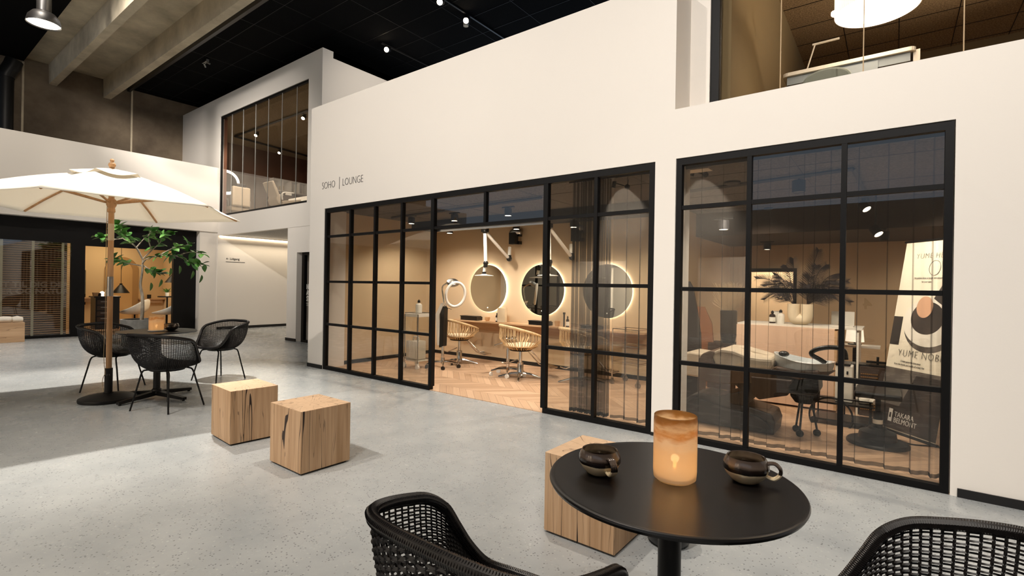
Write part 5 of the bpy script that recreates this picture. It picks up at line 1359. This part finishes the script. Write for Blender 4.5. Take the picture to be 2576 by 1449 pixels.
# shaded lamp on a small wall shelf
q = aY(2150, 867, 7.3); sh2 = thing('wall_shelf', 'small white shelf behind the desk carrying a white shaded lamp', 'shelf', q)
MB().cb((0, .0, -.012), (.5, .25, .024)).build('board', whitepl, sh2, smooth=False); MB().tube([(0, 0, -.024), (0, 0, -q.z + .01)], .02, 10).build('post', blackmetal, sh2)
root = thing('table_lamp', 'white drum shaded table lamp at the right end behind the desk', 'table lamp', (q.x, q.y, q.z)); s_ = sz(q)
MB().lathe([(.0001, 0), (.07, 0), (.07, .015), (.01, .02), (.01, 20 * s_), (.0001, 20 * s_)], 20).build('foot', blackplastic, root)
MB().lathe([(20 * s_, 8 * s_), (17 * s_, 45 * s_)], 32, cap=False).build('lamp_shade', glow_soft, root)
# dried grass vase on plinth
q = aZ(1835, 960); yv = 7.0; q = aY(1832, 862, yv)
pl = thing('display_plinth', 'brown square display plinth left of the peach desk', 'plinth', (q.x, yv, 0)); MB().cb((0, 0, (q.z) / 2), (.42, .35, q.z)).build('plinth_body', browncab, pl, smooth=False)
root = thing('dried_grass_vase', 'tall black vase with pale dried grass left of the peach desk', 'vase', (q.x, yv, q.z)); s_ = sz(q)
MB().lathe([(.0001, 0), (15 * s_, 0), (19 * s_, 20 * s_), (20 * s_, 80 * s_), (17 * s_, 82 * s_), (.0001, 75 * s_)], 28).build('vase_body', blackdesk, root)
m = MB()
for i in range(330):
    a = rnd.uniform(0, 2 * PI); r_ = rnd.uniform(.1, 1) * 42 * s_; z_ = rnd.uniform(95, 150) * s_
    e = Vector((r_ * math.cos(a), r_ * .6 * math.sin(a), z_)); b0 = Vector((e.x * .2, e.y * .2, 78 * s_)); n_ = Vector((.0011, .001, 0)); m.add([b0 - n_, b0 + n_, e + n_ * 2, e - n_ * 2], [(0, 1, 2, 3)])
    for k in range(3):
        e2 = e + Vector((rnd.uniform(-1, 1), rnd.uniform(-1, 1), rnd.uniform(-.3, 1))) * 9 * s_; m.add([e - n_, e + n_, e2], [(0, 1, 2)])
m.build('dried_grass', drym, root, recalc=False)
# dark rounded panel screens
q = aZ(1735, 905); root = thing('folding_screen', 'tall dark grey rounded panel screen at the left edge of the right window', 'screen', (aY(1735, 800, 6.2).x, 6.2, 0))
x0_, x1_ = aY(1712, 800, 6.2).x - root.location.x, aY(1757, 800, 6.2).x - root.location.x; zt = aY(1738, 708, 6.2).z
poly = [(x0_, 0), (x1_ + .06, 0), (x1_ + .03, zt * .55), (x1_ - .02, zt * .78), (x1_ - .07, zt * .95), (x1_ - .11, zt), (x0_ + .04, zt), (x0_, zt * .97)]
MB().prism(poly, -.02, .02).build('panel', darkgrey, root, smooth=False)
q = aY(1775, 800, 6.9); root = thing('wall_panel', 'brown slanted edge panel behind the grey screen', 'panel', (q.x, 6.9, 0)); zt = aY(1775, 772, 6.9).z
MB().prism([(-.16, 0), (.16, 0), (.08, zt * .8), (-.02, zt), (-.16, zt)], 0, .03).build('panel', mat('red_brown_panel', '8A5630', .6), root, smooth=False)
# shampoo lounger: base, chair, basin
yl_ = 4.95
def P2(px, py, yy=None): q = aY(px, py, yy or yl_); return (q.x, q.z)
root = thing('shampoo_lounger', 'long reclining shampoo lounger with dark angular base and cream cushions', 'shampoo chair', (0, 0, 0))
lx = lambda pts, yy=None: [P2(a, b, yy) for a, b in pts]
C7 = lambda pts: [(1690 + x / 3.449, 700 + y / 3.449) for x, y in pts]
MB().prism(lx(C7([(75, 1110), (95, 1060), (150, 1022), (240, 1000), (375, 1032), (480, 1010), (590, 985), (540, 932), (420, 915), (640, 900), (760, 915), (740, 1000), (690, 1060), (620, 1112), (700, 1135), (860, 1190), (890, 1270), (872, 1388), (760, 1362), (600, 1330), (240, 1262), (90, 1165)])), yl_ + .04, yl_ + .42).build('base_shell', darkgrey, root, smooth=False, bevel=.012)
MB().prism(lx(C7([(75, 1110), (190, 1030), (420, 1110), (760, 1210), (850, 1290), (866, 1330), (600, 1280), (240, 1215)])), yl_ + .01, yl_ + .04).build('foot_cover', leatherblack, root, smooth=False, bevel=.006)
MB().prism(lx(C7([(225, 760), (228, 705), (262, 655), (330, 628), (370, 640), (350, 690), (375, 770), (640, 802), (860, 820), (850, 900), (640, 912), (420, 918), (228, 885)])), yl_, yl_ + .46).build('side_panel', washbrown, root, smooth=False, bevel=.015)
MB().prism(lx(C7([(345, 690), (352, 640), (410, 615), (520, 630), (650, 680), (760, 700), (865, 705), (872, 760), (850, 800), (640, 795), (375, 765)])), yl_ + .02, yl_ + .44).build('leg_cushion', creamleather, root, smooth=False, bevel=.03)
MB().prism([P2(a, b, 5.3) for a, b in C7([(430, 612), (500, 588), (620, 600), (760, 640), (865, 672), (865, 700), (650, 668), (520, 622)])], 5.28, 5.5).build('back_cushion', creamleather, root, smooth=False, bevel=.02)
MB().prism(lx(C7([(690, 850), (1050, 885), (1015, 940), (1010, 1015), (860, 1035), (760, 1050), (700, 1000)])), yl_ - .03, yl_ + .3).build('drawer_housing', browncab, root, smooth=False, bevel=.01)
# basin as its own thing on the lounger
q = aY(2020, 930, yl_ + .22); root = thing('wash_basin', 'white ceramic wash basin with hose behind the reclining lounger', 'wash basin', (q.x, yl_ + .23, 0))
k = MB(); vs = []; fs = []; NU = 40
zl, zr_ = aY(1950, 886, yl_ + .2).z, aY(2098, 912, yl_ + .2).z; xL_, xR_ = aY(1948, 900, yl_ + .2).x - q.x, aY(2098, 912, yl_ + .2).x - q.x
zb = aY(2020, 934, yl_).z
prof = [(1.0, 0.0), (1.0, .35), (.97, 1.0), (.80, 1.0), (.0, 1.0)]
for (fr_, fz) in ((1.03, 0), (1.0, .5), (.95, 1.0), (.02, 1.05)):
    for j in range(NU):
        a = 2 * PI * j / NU; x = (xL_ + xR_) / 2 + (xR_ - xL_) / 2 * math.cos(a) * fr_; t = (x - xL_) / (xR_ - xL_); zt_ = zl + (zr_ - zl) * max(0, min(1, t)) - .03 * math.sin(PI * max(0, min(1, t)))
        vs.append((x, .20 * math.sin(a) * fr_, zt_ + (zb - zt_) * fz))
n0 = len(vs)
for (fr_, fz) in ((.95, 0.0), (.85, .55), (.4, .8), (.02, .82)):
    for j in range(NU):
        a = 2 * PI * j / NU; x = (xL_ + xR_) / 2 + (xR_ - xL_) / 2 * math.cos(a) * fr_; t = (x - xL_) / (xR_ - xL_); zt_ = zl + (zr_ - zl) * max(0, min(1, t)) - .03 * math.sin(PI * max(0, min(1, t)))
        vs.append((x, .20 * math.sin(a) * fr_, zt_ + (zb - zt_) * fz))
for b_ in (0, n0):
    for i in range(3):
        for j in range(NU): a0 = b_ + i * NU; fs.append((a0 + j, a0 + (j + 1) % NU, a0 + NU + (j + 1) % NU, a0 + NU + j))
for j in range(NU): fs.append((j, (j + 1) % NU, n0 + (j + 1) % NU, n0 + j))
k.add(vs, fs); k.build('bowl', ceramic, root)
MB().lathe([(.0001, zb - .10), (.10, zb - .10), (.19, zb), (.0001, zb)], 28, sx=1.3, sy=.8).build('bowl_underside', washbrown, root)
sh_ = lambda pts: [(a - q.x, b) for a, b in lx(C7(pts))]
MB().prism(sh_([(884, 770), (1080, 800), (1276, 806), (1262, 868), (1100, 886), (886, 848)]), -.20, .18).build('basin_surround', washbrown, root, smooth=False, bevel=.015)
MB().prism(sh_([(1000, 878), (1262, 872), (1268, 1000), (1240, 1035), (1090, 1020), (1000, 1010)]), -.17, .16).build('support_arm', leatherblack, root, smooth=False, bevel=.015)
hp = [aY(a, b, yl_ + .2) - Vector((q.x, yl_ + .23, 0)) for a, b in ((2078, 914), (2060, 903), (2044, 894), (2042, 886), (2058, 878), (2085, 874), (2110, 876), (2124, 884), (2128, 905))]
MB().tube(cat_rom(hp, 6), [.020] * 49, 10).build('hose', blackplastic, root)
MB().ball(aY(1972, 890, yl_ + .2) - Vector((q.x, yl_ + .23, 0)), .045, 8, sz=.6).build('neck_rest', blackplastic, root)
# beige footstool end at the left
q = aZ(1738, 945 + 20); yf = 5.6
root = thing('lounger_footrest', 'beige padded footrest block behind the left pane of the right window', 'footrest', (0, 0, 0))
MB().prism([P2(a, b, yf) for a, b in ((1708, 905), (1712, 890), (1735, 885), (1768, 890), (1758, 925), (1757, 950), (1712, 942))], yf, yf + .4).build('pad', creamleather, root, smooth=False, bevel=.02)
xa, za = P2(1716, 946, yf); xb, _ = P2(1752, 946, yf); MB().box(xa, xb, yf + .05, yf + .35, .006, za + .02).build('foot', blackplastic, root, smooth=False)
# ribbed stool on slim legs
ys = 5.0; a = aY(1978, 990, ys); b = aY(2056, 990, ys); q = aY(2017, 972, ys); qb = aY(2017, 1022, ys)
root = thing('ribbed_stool', 'low black stool with ribbed round seat in the right window', 'stool', (q.x, ys + .2, 0)); rr = (b.x - a.x) / 2
MB().lathe([(.0001, q.z), (rr * .8, q.z), (rr * .97, q.z - .02), (rr, q.z - .04), (.0001, q.z - .04)], 36).build('seat', leatherblack, root)
m = MB(); m.lathe([(rr * .93, q.z - .04), (rr * .9, qb.z + .05), (rr * .6, qb.z), (.0001, qb.z)], 36)
for i in range(44):
    an = i * 2 * PI / 44; m.tube([(rr * .96 * math.cos(an), rr * .96 * math.sin(an), q.z - .04), (rr * .93 * math.cos(an), rr * .93 * math.sin(an), qb.z + .05), (rr * .62 * math.cos(an), rr * .62 * math.sin(an), qb.z)], .006, 5)
m.build('ribbed_skirt', leatherblack, root)
for k in range(3):
    an = .3 + k * 2 * PI / 3; MB().tube([(rr * .45 * math.cos(an), rr * .45 * math.sin(an), qb.z + .02), (rr * .85 * math.cos(an), rr * .85 * math.sin(an), .06)], .009, 8).ball((rr * .85 * math.cos(an), rr * .85 * math.sin(an), .032), .032, 8).build('leg', blackmetal, root)
# black serving trolley with hoop wheel and machine
q0 = aZ(2100, 1072); root = thing('serving_trolley', 'black two tier serving trolley with a large hoop, loaded with a white machine', 'trolley', (q0.x, q0.y, 0)); s_ = sz(q0)
def rel(px, py, yy=0): v = aY(px, py, q0.y + yy); return (v.x - q0.x, yy, v.z)
x0_, x1_ = rel(2046, 1000)[0], rel(2196, 1000)[0]; zA = rel(2100, 1015)[2]; zB = rel(2100, 1058)[2]
for z in (zA, zB): MB().cb(((x0_ + x1_) / 2, .16, z), (x1_ - x0_, .34, .018)).build('tray', blackdesk, root, smooth=False)
m = MB()
for x in (x0_ + .01, (x0_ + x1_) / 2, x1_ - .02):
    for y_ in (.0, .32): m.tube([(x, y_, .04), (x, y_, zA + .05)], .007, 6)
m.tube([(x0_, 0, zA + .05), (x1_, 0, zA + .05)], .006, 6); m.build('frame', blackmetal, root)
hr = abs(rel(2085, 1000)[2] - rel(2085, 1092)[2]) / 2; hcx = rel(2090, 1046)
MB().tube([(hcx[0] + hr * 1.0 * math.cos(an), -.02, hcx[2] + hr * math.sin(an)) for an in [k * PI / 20 for k in range(40)]], .009, 8, True).build('hoop', blackmetal, root)
wv = MB()
for x in (x0_ + .01, x1_ - .02): wv.lathe([(.0001, -.012), (.035, -.012), (.035, .012), (.0001, .012)], 14, M=Matrix.Translation((x, 0, .035)) @ Matrix.Rotation(PI / 2, 4, 'X'))
wv.build('castors', blackplastic, root)
a = rel(2100, 920); b = rel(2143, 1015)
o = MB().box(a[0], b[0], .06, .24, zA + .009, a[2]).build('water_tank', whitepl, bevel=.01, smooth=False); o.location = (q0.x, q0.y, 0); o2 = o; tag(o, 'tall white water tank machine on the black serving trolley', 'machine')
m = MB().box(a[0] + .0, b[0] - .02, .055, .25, a[2], a[2] + .02).build('tank_lid', blackplastic, o, smooth=False)
MB().box(b[0] - .05, b[0] - .035, .054, .06, a[2] - .08, a[2] - .05).build('switch', blackplastic, o, smooth=False)
c = rel(2176, 1008); o = MB().tube([(-.05, 0, .02), (.02, .01, .035), (.09, 0, .02)], [.03, .045, .02], 12).tube([(-.02, .03, .03), (.07, -.03, .03)], [.04, .02], 12).build('hand_towel', towelm); o.location = (q0.x + c[0], q0.y + .12, zA + .012); tag(o, 'crumpled white hand towel at the right end of the serving trolley', 'towel')
# perforated dark cabinet
q = aZ(2200, 1030); x0_ = aY(2162, 980, 6.4).x; x1_ = aY(2252, 980, 6.4).x; zt = aY(2200, 925, 6.4).z
root = thing('perforated_cabinet', 'dark perforated low cabinet behind the serving trolley', 'cabinet', ((x0_ + x1_) / 2, 6.4, 0)); hw = (x1_ - x0_) / 2
MB().box(-hw, hw, 0, .4, .0, zt).build('body', browncab, root, smooth=False)
m = MB()
for i in range(9):
    for j in range(12): m.cb((-hw * .9 + i * hw * .11, -.004, .08 + j * (zt - .12) / 12), (.012, .008, .012))
m.build('perforations', mat('brass_dots', 'B98A4A', .4, .8), root, smooth=False)
q = aY(2165, 915, 6.2); o = MB().cb((0, 0, 0), (.55, .2, .015)).cb((.05, .02, .03), (.2, .05, .02)).tube([(0.05, 0, 0), (.05, 0, .09)], .012, 8).build('hair_dryer_rack', blackplastic, smooth=False); o.location = ((x0_ + x1_) / 2 - .05, 6.55, zt + .008); tag(o, 'flat black dryer rack on the perforated cabinet', 'rack')
# pedestal stool with round base
q = aZ(2207, 1118); root = thing('pedestal_stool', 'black pedestal stool with a wide round domed base near the banner', 'stool', (q.x, q.y, 0)); s_ = sz(q); rb = 66 * s_
MB().lathe([(.0001, 0), (rb, 0), (rb, .02), (rb * .95, .035), (rb * .62, .05), (rb * .58, .11), (rb * .30, .135), (rb * .28, .15), (.0001, .15)], 48).build('base', leatherblack, root)
zc = aY(2207, 1075, q.y); z2 = aY(2207, 985, q.y).z
MB().lathe([(.035, .14), (.035, z2 * .62), (.02, z2 * .62), (.02, z2 - .04)], 20).build('column', blackmetal, root)
MB().lathe([(.036, z2 * .40), (.036, z2 * .48)], 16).build('label', paper, root)
MB().cb((0, .03, z2 - .015), (96 * s_, .40, .05)).build('seat_pad', leatherblack, root, smooth=False, bevel=.015)
# roll up banner
BL = aZ(2203, 1074); BR = aZ(2326, 1117); u_ = (BR - BL); wB = u_.length; u_.normalize()
TLr = ray(2283, 610); n_ = u_.cross(Vector((0, 0, 1))).normalized()
tt = (BL - camp).dot(u_) / TLr.dot(u_); TL = camp + TLr * tt
up = TL - BL; 
root = thing('roll_up_banner', 'tall leaning advertising banner reading YUME NOBLE at the right end of the salon', 'banner', BL)
ex_ = u_; ey = up.normalized(); ez = ex_.cross(ey).normalized(); ey = ez.cross(ex_); Hh = (TL - BL).dot(ey); shear_ = (TL - BL).dot(ex_)
BM = Matrix(((ex_.x, ey.x, ez.x, 0), (ex_.y, ey.y, ez.y, 0), (ex_.z, ey.z, ez.z, 0), (0, 0, 0, 1)))
wB = max(wB, .62)
def bp(nm, poly, m_, z, t=.0015): return MB().prism(poly, z, z + t, 'z', M=BM).build(nm, m_, root, smooth=False)
def rc(x0, x1, y0, y1): return [(x0 * wB, y0 * Hh), (x1 * wB, y0 * Hh), (x1 * wB, y1 * Hh), (x0 * wB, y1 * Hh)]
bp('banner_sheet', rc(0, 1, .0, 1), bannerm, 0, .003)
bp('lower_picture', rc(0, 1, 0.02, .33), photo_grey, .0032)
bp('dark_picture', rc(0.0, 1, 0.02, .14), photo_dark, .0049)
bp('dark_picture', [(0.35 * wB, .14 * Hh), (1 * wB, .14 * Hh), (1 * wB, .31 * Hh), (.55 * wB, .31 * Hh)], photo_dark, .0049)
bp('middle_picture', rc(0, .16, .45, .60), photo_dark, .0032)
ov = lambda cx, cy, rx, ry, n=36: [(wB * cx + wB * rx * math.cos(2 * PI * k / n), Hh * cy + wB * ry * math.sin(2 * PI * k / n)) for k in range(n)]
bp('bowl_picture', ov(.62, .565, .42, .40), photo_grey, .0032)
bp('bowl_picture', ov(.60, .58, .42, .36), whitepl, .0049)
bp('hair_picture', ov(.56, .60, .26, .24), photo_dark, .0066)
bp('face_picture', ov(.50, .655, .13, .16), skin_print, .0083)
bp('glove_picture', [(.62 * wB, .70 * Hh), (.80 * wB, .66 * Hh), (.86 * wB, .78 * Hh), (.72 * wB, .77 * Hh)], photo_dark, .0066)
for s_, x, y, sz_, m_ in (('YUME HEADBATH', .22, .905, .074, textblack), ('The perfect blend of design and relaxation', .24, .80, .022, textblack), ('for your salon', .38, .78, .022, textblack), ('YUME NOBLE', .18, .395, .092, textblack), ('Create precious time away', .25, .365, .024, textblack), ('from the hustle and bustle of a busy day', .15, .348, .024, textblack), ('TAKARA', .30, .085, .066, textwhite), ('BELMONT', .30, .055, .066, textwhite)):
    M = BM @ Matrix.Translation((x * wB, y * Hh, .0085))
    o = text('text_line', s_, sz_, (0, 0, 0), (0, 0, 0), m_, root, .0005, offset=.0 if m_ is textwhite else -.0022 if sz_ > .05 else 0, sp=1.18 if sz_ > .05 and m_ is textblack else 1.0); o.matrix_local = M @ Matrix.Diagonal((.8, 1, 1, 1))
bp('logo_mark', rc(.20, .265, .055, .12), textwhite, .0066); bp('logo_mark', rc(.218, .248, .075, .10), photo_dark, .0083)
ring = MB(); ring.tube([BM @ Vector((.55 * wB + .09 * wB * math.cos(a), .855 * Hh + .11 * wB * math.sin(a), .006)) for a in [k * PI / 16 for k in range(32)]], .0015, 4, True); ring.build('ring_mark', textblack, root)
MB().tube([BM @ Vector((-.02, Hh, 0)), BM @ Vector((wB + .02, Hh, 0))], .012, 8).build('top_rail', blackmetal, root)
MB().tube([BM @ Vector((-.02, 0.012, 0)), BM @ Vector((wB + .02, .012, 0))], .016, 8).build('bottom_rail', blackmetal, root)
MB().tube([BM @ Vector((wB * .5, Hh * .8, -.01)), Vector((BM @ Vector((wB * .5, 0, 0))).xy.to_3d()) - ez * -.0 + Vector((.35, .5, .01))], .008, 8).build('rear_strut', blackmetal, root)
spot((.2, 5.4, 2.3), BL + Vector((.35, .0, 1.6)), 34, 60, .7, .03, WARM)
o = MB().tube(cat_rom([(-.25, .1, .012), (-.1, -.03, .012), (.05, .02, .012), (.2, -.05, .012), (.35, .05, .012)], 6), .006, 6).build('floor_cable', blackplastic); o.location = aZ(2330, 1125); tag(o, 'black cable lying on the floor beside the banner foot', 'cable')

# ================================================================ UPPER ROOMS
# treatment table seen from below
q = aY(2140, 160, 5.8); zt = 3.50
root = thing('treatment_table', 'pale treatment table with rounded top seen from below in the upper right window', 'table', (-.40, 6.05, 2.7)); zt = 3.545; h = zt - 2.7
a = aY(1968, 190, 5.8).x + .40; b = aY(2305, 120, 5.8).x + .40
P_ = []
rr = .05
for cx_, cy_, a0 in ((b - rr, -.25 + rr, -PI / 2), (b - rr, .35 - rr, 0), (a + rr, .35 - rr, PI / 2), (a + rr, -.25 + rr, PI)):
    for k in range(5): P_.append((cx_ + rr * math.cos(a0 + k * PI / 8), cy_ + rr * math.sin(a0 + k * PI / 8)))
MB().prism(P_, h - .035, h, 'z').build('tabletop', whitepl, root, smooth=False)
MB().box(a + .04, b - .04, -.22, .32, h - .12, h - .036).build('under_panel', bluegrey, root, smooth=False)
MB().box(a + .30, b - .28, -.235, .0, h - .17, h - .06).build('motor_unit', bluegrey, root, smooth=False)
MB().lathe([(.0001, 0), (.018, 0), (.018, .01), (.0001, .012)], 20, M=Matrix.Translation((a + .5, -.236, h - .12)) @ Matrix.Rotation(PI / 2, 4, 'X')).build('round_badge', chrome, root)
for x in (a + .03, b - .07): MB().box(x, x + .035, -.2, .3, 0, h - .12).build('leg_panel', browncab, root, smooth=False)
MB().box(b - .02, b + .03, -.2, .3, h - .30, h - .02).build('end_flap', whitepl, root, smooth=False)
q = aY(2078, 190, 5.35); root = thing('desk_chair', 'pale sage chair back with rounded top in front of the upper treatment table', 'chair', (q.x, 5.4, 2.7)); s_ = sz(q)
hw = 52 * s_; zt = aY(2078, 168, 5.35).z - 2.7
poly = [(-hw * .85, zt - .35), (hw * .85, zt - .35)] + [(hw * math.cos(k * PI / 16) * 1.0, zt - .10 + .10 * math.sin(k * PI / 16)) for k in range(17)]
MB().prism(poly, -.03, .03).build('backrest', sage, root, smooth=False, bevel=.02)
MB().cb((0, .2, .42), (.4, .4, .06)).build('seat', sage, root, smooth=False, bevel=.02); MB().lathe([(.22, 0), (.22, .03), (.03, .05), (.03, .40)], 20, (0, .2, 0)).tube([(0, .2, .4), (0, .0, .45), (0, .0, zt - .3)], .02, 8).build('pedestal', blackmetal, root)
# desk lamp
q = aY(2025, 176, 6.05); root = thing('desk_lamp', 'slim white desk lamp with bar head on the upper treatment table', 'desk lamp', (q.x, 6.05, 3.545))
r1 = aY(2050, 113, 6.05) - Vector((q.x, 6.05, 3.545)); r2 = aY(2112, 96, 6.05) - Vector((q.x, 6.05, 3.545)); r0 = aY(2044, 113, 6.05) - Vector((q.x, 6.05, 3.545))
MB().lathe([(.0001, 0), (.07, 0), (.07, .012), (.02, .03), (.0001, .03)], 28).build('base', whitepl, root)
MB().tube([(0, 0, .02), r1], .007, 8).build('arm', whitepl, root)
MB().tube([r0, r2], .012, 6).build('lamp_head', whitepl, root)
q = aY(2244, 136, 6.1); root = thing('pump_bottle', 'small black pump bottle standing on the upper treatment table', 'bottle', (q.x, 6.1, 3.545))
MB().lathe([(.0001, 0), (.024, 0), (.024, .06), (.008, .07), (.008, .09), (.0001, .09)], 18).build('bottle_body', blackplastic, root); MB().tube([(0, 0, .09), (0, 0, .10), (-.035, 0, .10)], .006, 6).build('pump', blackplastic, root)
# drum pendant
cc = aY(2205, 25, 5.5); s_ = sz(cc); RD = 88 * s_; zb_ = aY(2195, 28, 5.5).z
root = thing('drum_pendant_lamp', 'large white fringed drum pendant lamp glowing in the upper right window', 'pendant lamp', (cc.x, 5.5, zb_))
m = MB(); m.lathe([(RD, 0), (RD, .55)], 64, cap=False)
for i in range(110):
    a = i * 2 * PI / 110; m.tube([(RD * 1.01 * math.cos(a), RD * 1.01 * math.sin(a), 0), (RD * 1.01 * math.cos(a), RD * 1.01 * math.sin(a), .55)], .003, 3)
m.build('lamp_shade', glow_soft, root)
MB().lathe([(.0001, .03), (RD * .97, .03), (RD * .97, .04), (.0001, .04)], 48).build('diffuser', mat('drum_glow', 'FFF4E2', .5, emit='FFEBD0', es=14), root)
MB().tube([(0, 0, .3), (0, 0, 5.0 - zb_)], .006, 6).build('cord', blackplastic, root)
# raised box room
ztr = ubz - .04
t_ = [aZ(590, 343, ztr), aZ(775, 278, ztr), aZ(775, 393, ztr)]
def trk(a, b, label):
    v = b - a; o = MB().tube([(0, 0, 0), v], .028, 4).build('light_track', blackplastic, smooth=False); o.location = a; tag(o, label, 'light track')
trk(t_[0], t_[1], 'black light track across the ceiling of the raised brown room'); trk(t_[0], t_[2], 'black light track running back in the raised brown room')
for px, py, lab in ((762, 298, 'lit spotlight nearest the right edge of the raised brown room window'), (643, 341, 'lit spotlight left of centre in the raised brown room'), (702, 385, 'lit spotlight farthest back in the raised brown room')):
    l = aZ(px, py, ztr - .14); track_spot(l, l + Vector((1.5, -2.2, -2.6)), lab, .05, .13, 'lit spotlights in the raised brown room', None, 30, ztr)
def barber(px0, px1, pyb, pyt, yy, rz, label, side):
    a = aY(px0, pyb, yy); b = aY(px1, pyb, yy); c = (a + b) / 2; root = thing('barber_chair', label, 'barber chair', (c.x, yy, zb0 + .12), rz, 'cream barber chairs in the raised brown room')
    return root, c
zf = zb0 + .12
xx = -14.5; cpos = aX(606, 500, xx); sB = sz(cpos); hT = aX(606, 474, xx).z - zf; hS = aX(606, 520, xx).z - zf
root = thing('barber_chair', 'cream barber chair seen from behind beside the light ring', 'barber chair', (xx, cpos.y, zf), PI / 2, 'cream barber chairs in the raised brown room')
MB().cb((0, 0, (hT + hS) / 2 + .02), (44 * sB, .12, hT - hS + .04)).build('backrest', creamleather, root, smooth=False, bevel=.04)
MB().cb((0, .28, hS - .06), (46 * sB, .5, .14)).build('seat', creamleather, root, smooth=False, bevel=.04)
MB().cb((0, .0, hT + .07), (22 * sB, .09, .12)).build('headrest', darkgrey, root, smooth=False, bevel=.03)
for s_ in (-1, 1): MB().tube([(s_ * 26 * sB, .1, hS + .0), (s_ * 27 * sB, .1, hS + .18), (s_ * 27 * sB, .45, hS + .18)], .022, 8).build('armrest', steel, root)
MB().lathe([(.28, 0), (.28, .03), (.06, .06), (.05, hS - .12)], 24, (0, .25, 0)).build('pedestal', chrome, root)
xx = -12.9; cpos = aX(722, 510, xx)
root = thing('barber_chair', 'cream barber chair in side view with curved arms in the raised brown room', 'barber chair', (xx, cpos.y, zf), 0, 'cream barber chairs in the raised brown room')
R2 = lambda a, b: (aX(a, b, xx).y - cpos.y, aX(a, b, xx).z - zf)
MB().prism([R2(*p_) for p_ in ((671, 458), (677, 456), (686, 475), (697, 505), (706, 512), (704, 520), (688, 514), (684, 503), (686, 495))], -.24, .24, 'x').build('backrest', creamleather, root, smooth=False, bevel=.02)
MB().prism([R2(*p_) for p_ in ((690, 508), (745, 504), (748, 520), (700, 528))], -.25, .25, 'x').build('seat', creamleather, root, smooth=False, bevel=.02)
for sgn in (-.27, .27):
    MB().tube(cat_rom([(sgn,) + R2(697, 505), (sgn,) + R2(696, 492), (sgn,) + R2(703, 487), (sgn,) + R2(725, 489)], 5), .022, 8).cb((sgn,) + R2(712, 491), (.04, .16, .06)).build('armrest', whitepl, root)
ym, zs_ = R2(722, 526); MB().lathe([(.26, 0), (.26, .03), (.05, .06), (.05, zs_)], 24, (0, ym, 0)).build('pedestal', chrome, root)
# light ring mirror, facing the first chair
cpos = aX(568, 458, -15.7); s2 = sz(cpos); root = thing('light_ring_mirror', 'round mirror with a glowing white ring at the left edge of the raised window', 'mirror', cpos)
M = Matrix.Rotation(PI / 2, 4, 'Y'); R_ = 30 * s2
MB().tube([(0, R_ * math.cos(a), R_ * math.sin(a) * .92) for a in [k * PI / 24 for k in range(48)]], .040, 8, True).build('light_ring', glow_white, root)
MB().lathe([(.0001, -.01), (R_ * .93, -.01), (R_ * .93, .01), (.0001, .01)], 40, M=M, sx=.92).build('mirror_glass', mirror_m, root)
MB().tube([(-.03, 0, 0), (-.03, 0, zf - cpos.z)], .03, 8).build('stand', blackmetal, root)
# cubby shelf and cabinet
xw = -16.83; a = aX(688, 452, xw + .28); b = aX(775, 470, xw + .28)
root = thing('cubby_shelf', 'pale wall shelf with open cubbies in the raised brown room', 'shelf', (xw, a.y, aX(688, 478, xw + .28).z)); Lh = b.y - a.y + .3; hh = .42
MB().box(0, .28, 0, Lh, 0, .04).box(0, .28, 0, Lh, hh - .03, hh).box(0, .02, 0, Lh, 0, hh).build('boards', whitepl, root, smooth=False)
for k in range(6): MB().box(0.02, .28, k * (Lh - .03) / 5, k * (Lh - .03) / 5 + .03, .04, hh - .03).build('divider', whitepl, root, smooth=False)
for k, (c_, w_) in enumerate(((.35, .12), (1.5, .3), (2.0, .2))):
    if c_ < Lh: o = MB().cb((0, 0, .08), (.16, w_, .16)).build('storage_box', [cream, pottery, whitepl][k], smooth=False, bevel=.01); o.location = (xw + .15, a.y + c_, aX(688, 478, xw + .28).z + .04); tag(o, ['small cream box in the first cubby of the raised room shelf', 'wide tan box in the middle cubby of the raised room shelf', 'white box in the right cubby of the raised room shelf'][k], 'box')
q = aY(765, 512, 7.6); o = MB().cb((0, 0, 0), (1.0, .5, (q.z - zf))).build('low_cabinet', whitepl, smooth=False, bevel=.01); o.location = (aY(768, 510, 8.0).x, 8.0, zf + (aY(768, 500, 8.0).z - zf) / 2); o.scale = (1, 1, (aY(768, 500, 8.0).z - zf) / (q.z - zf)); tag(o, 'pale low cabinet at the right edge of the raised brown room', 'cabinet')
# opposite side signs, seen mirrored in the glazing
for o in bpy.data.objects:
    if o.name.startswith('ceiling_joint'): o.name = 'ceiling_joint'
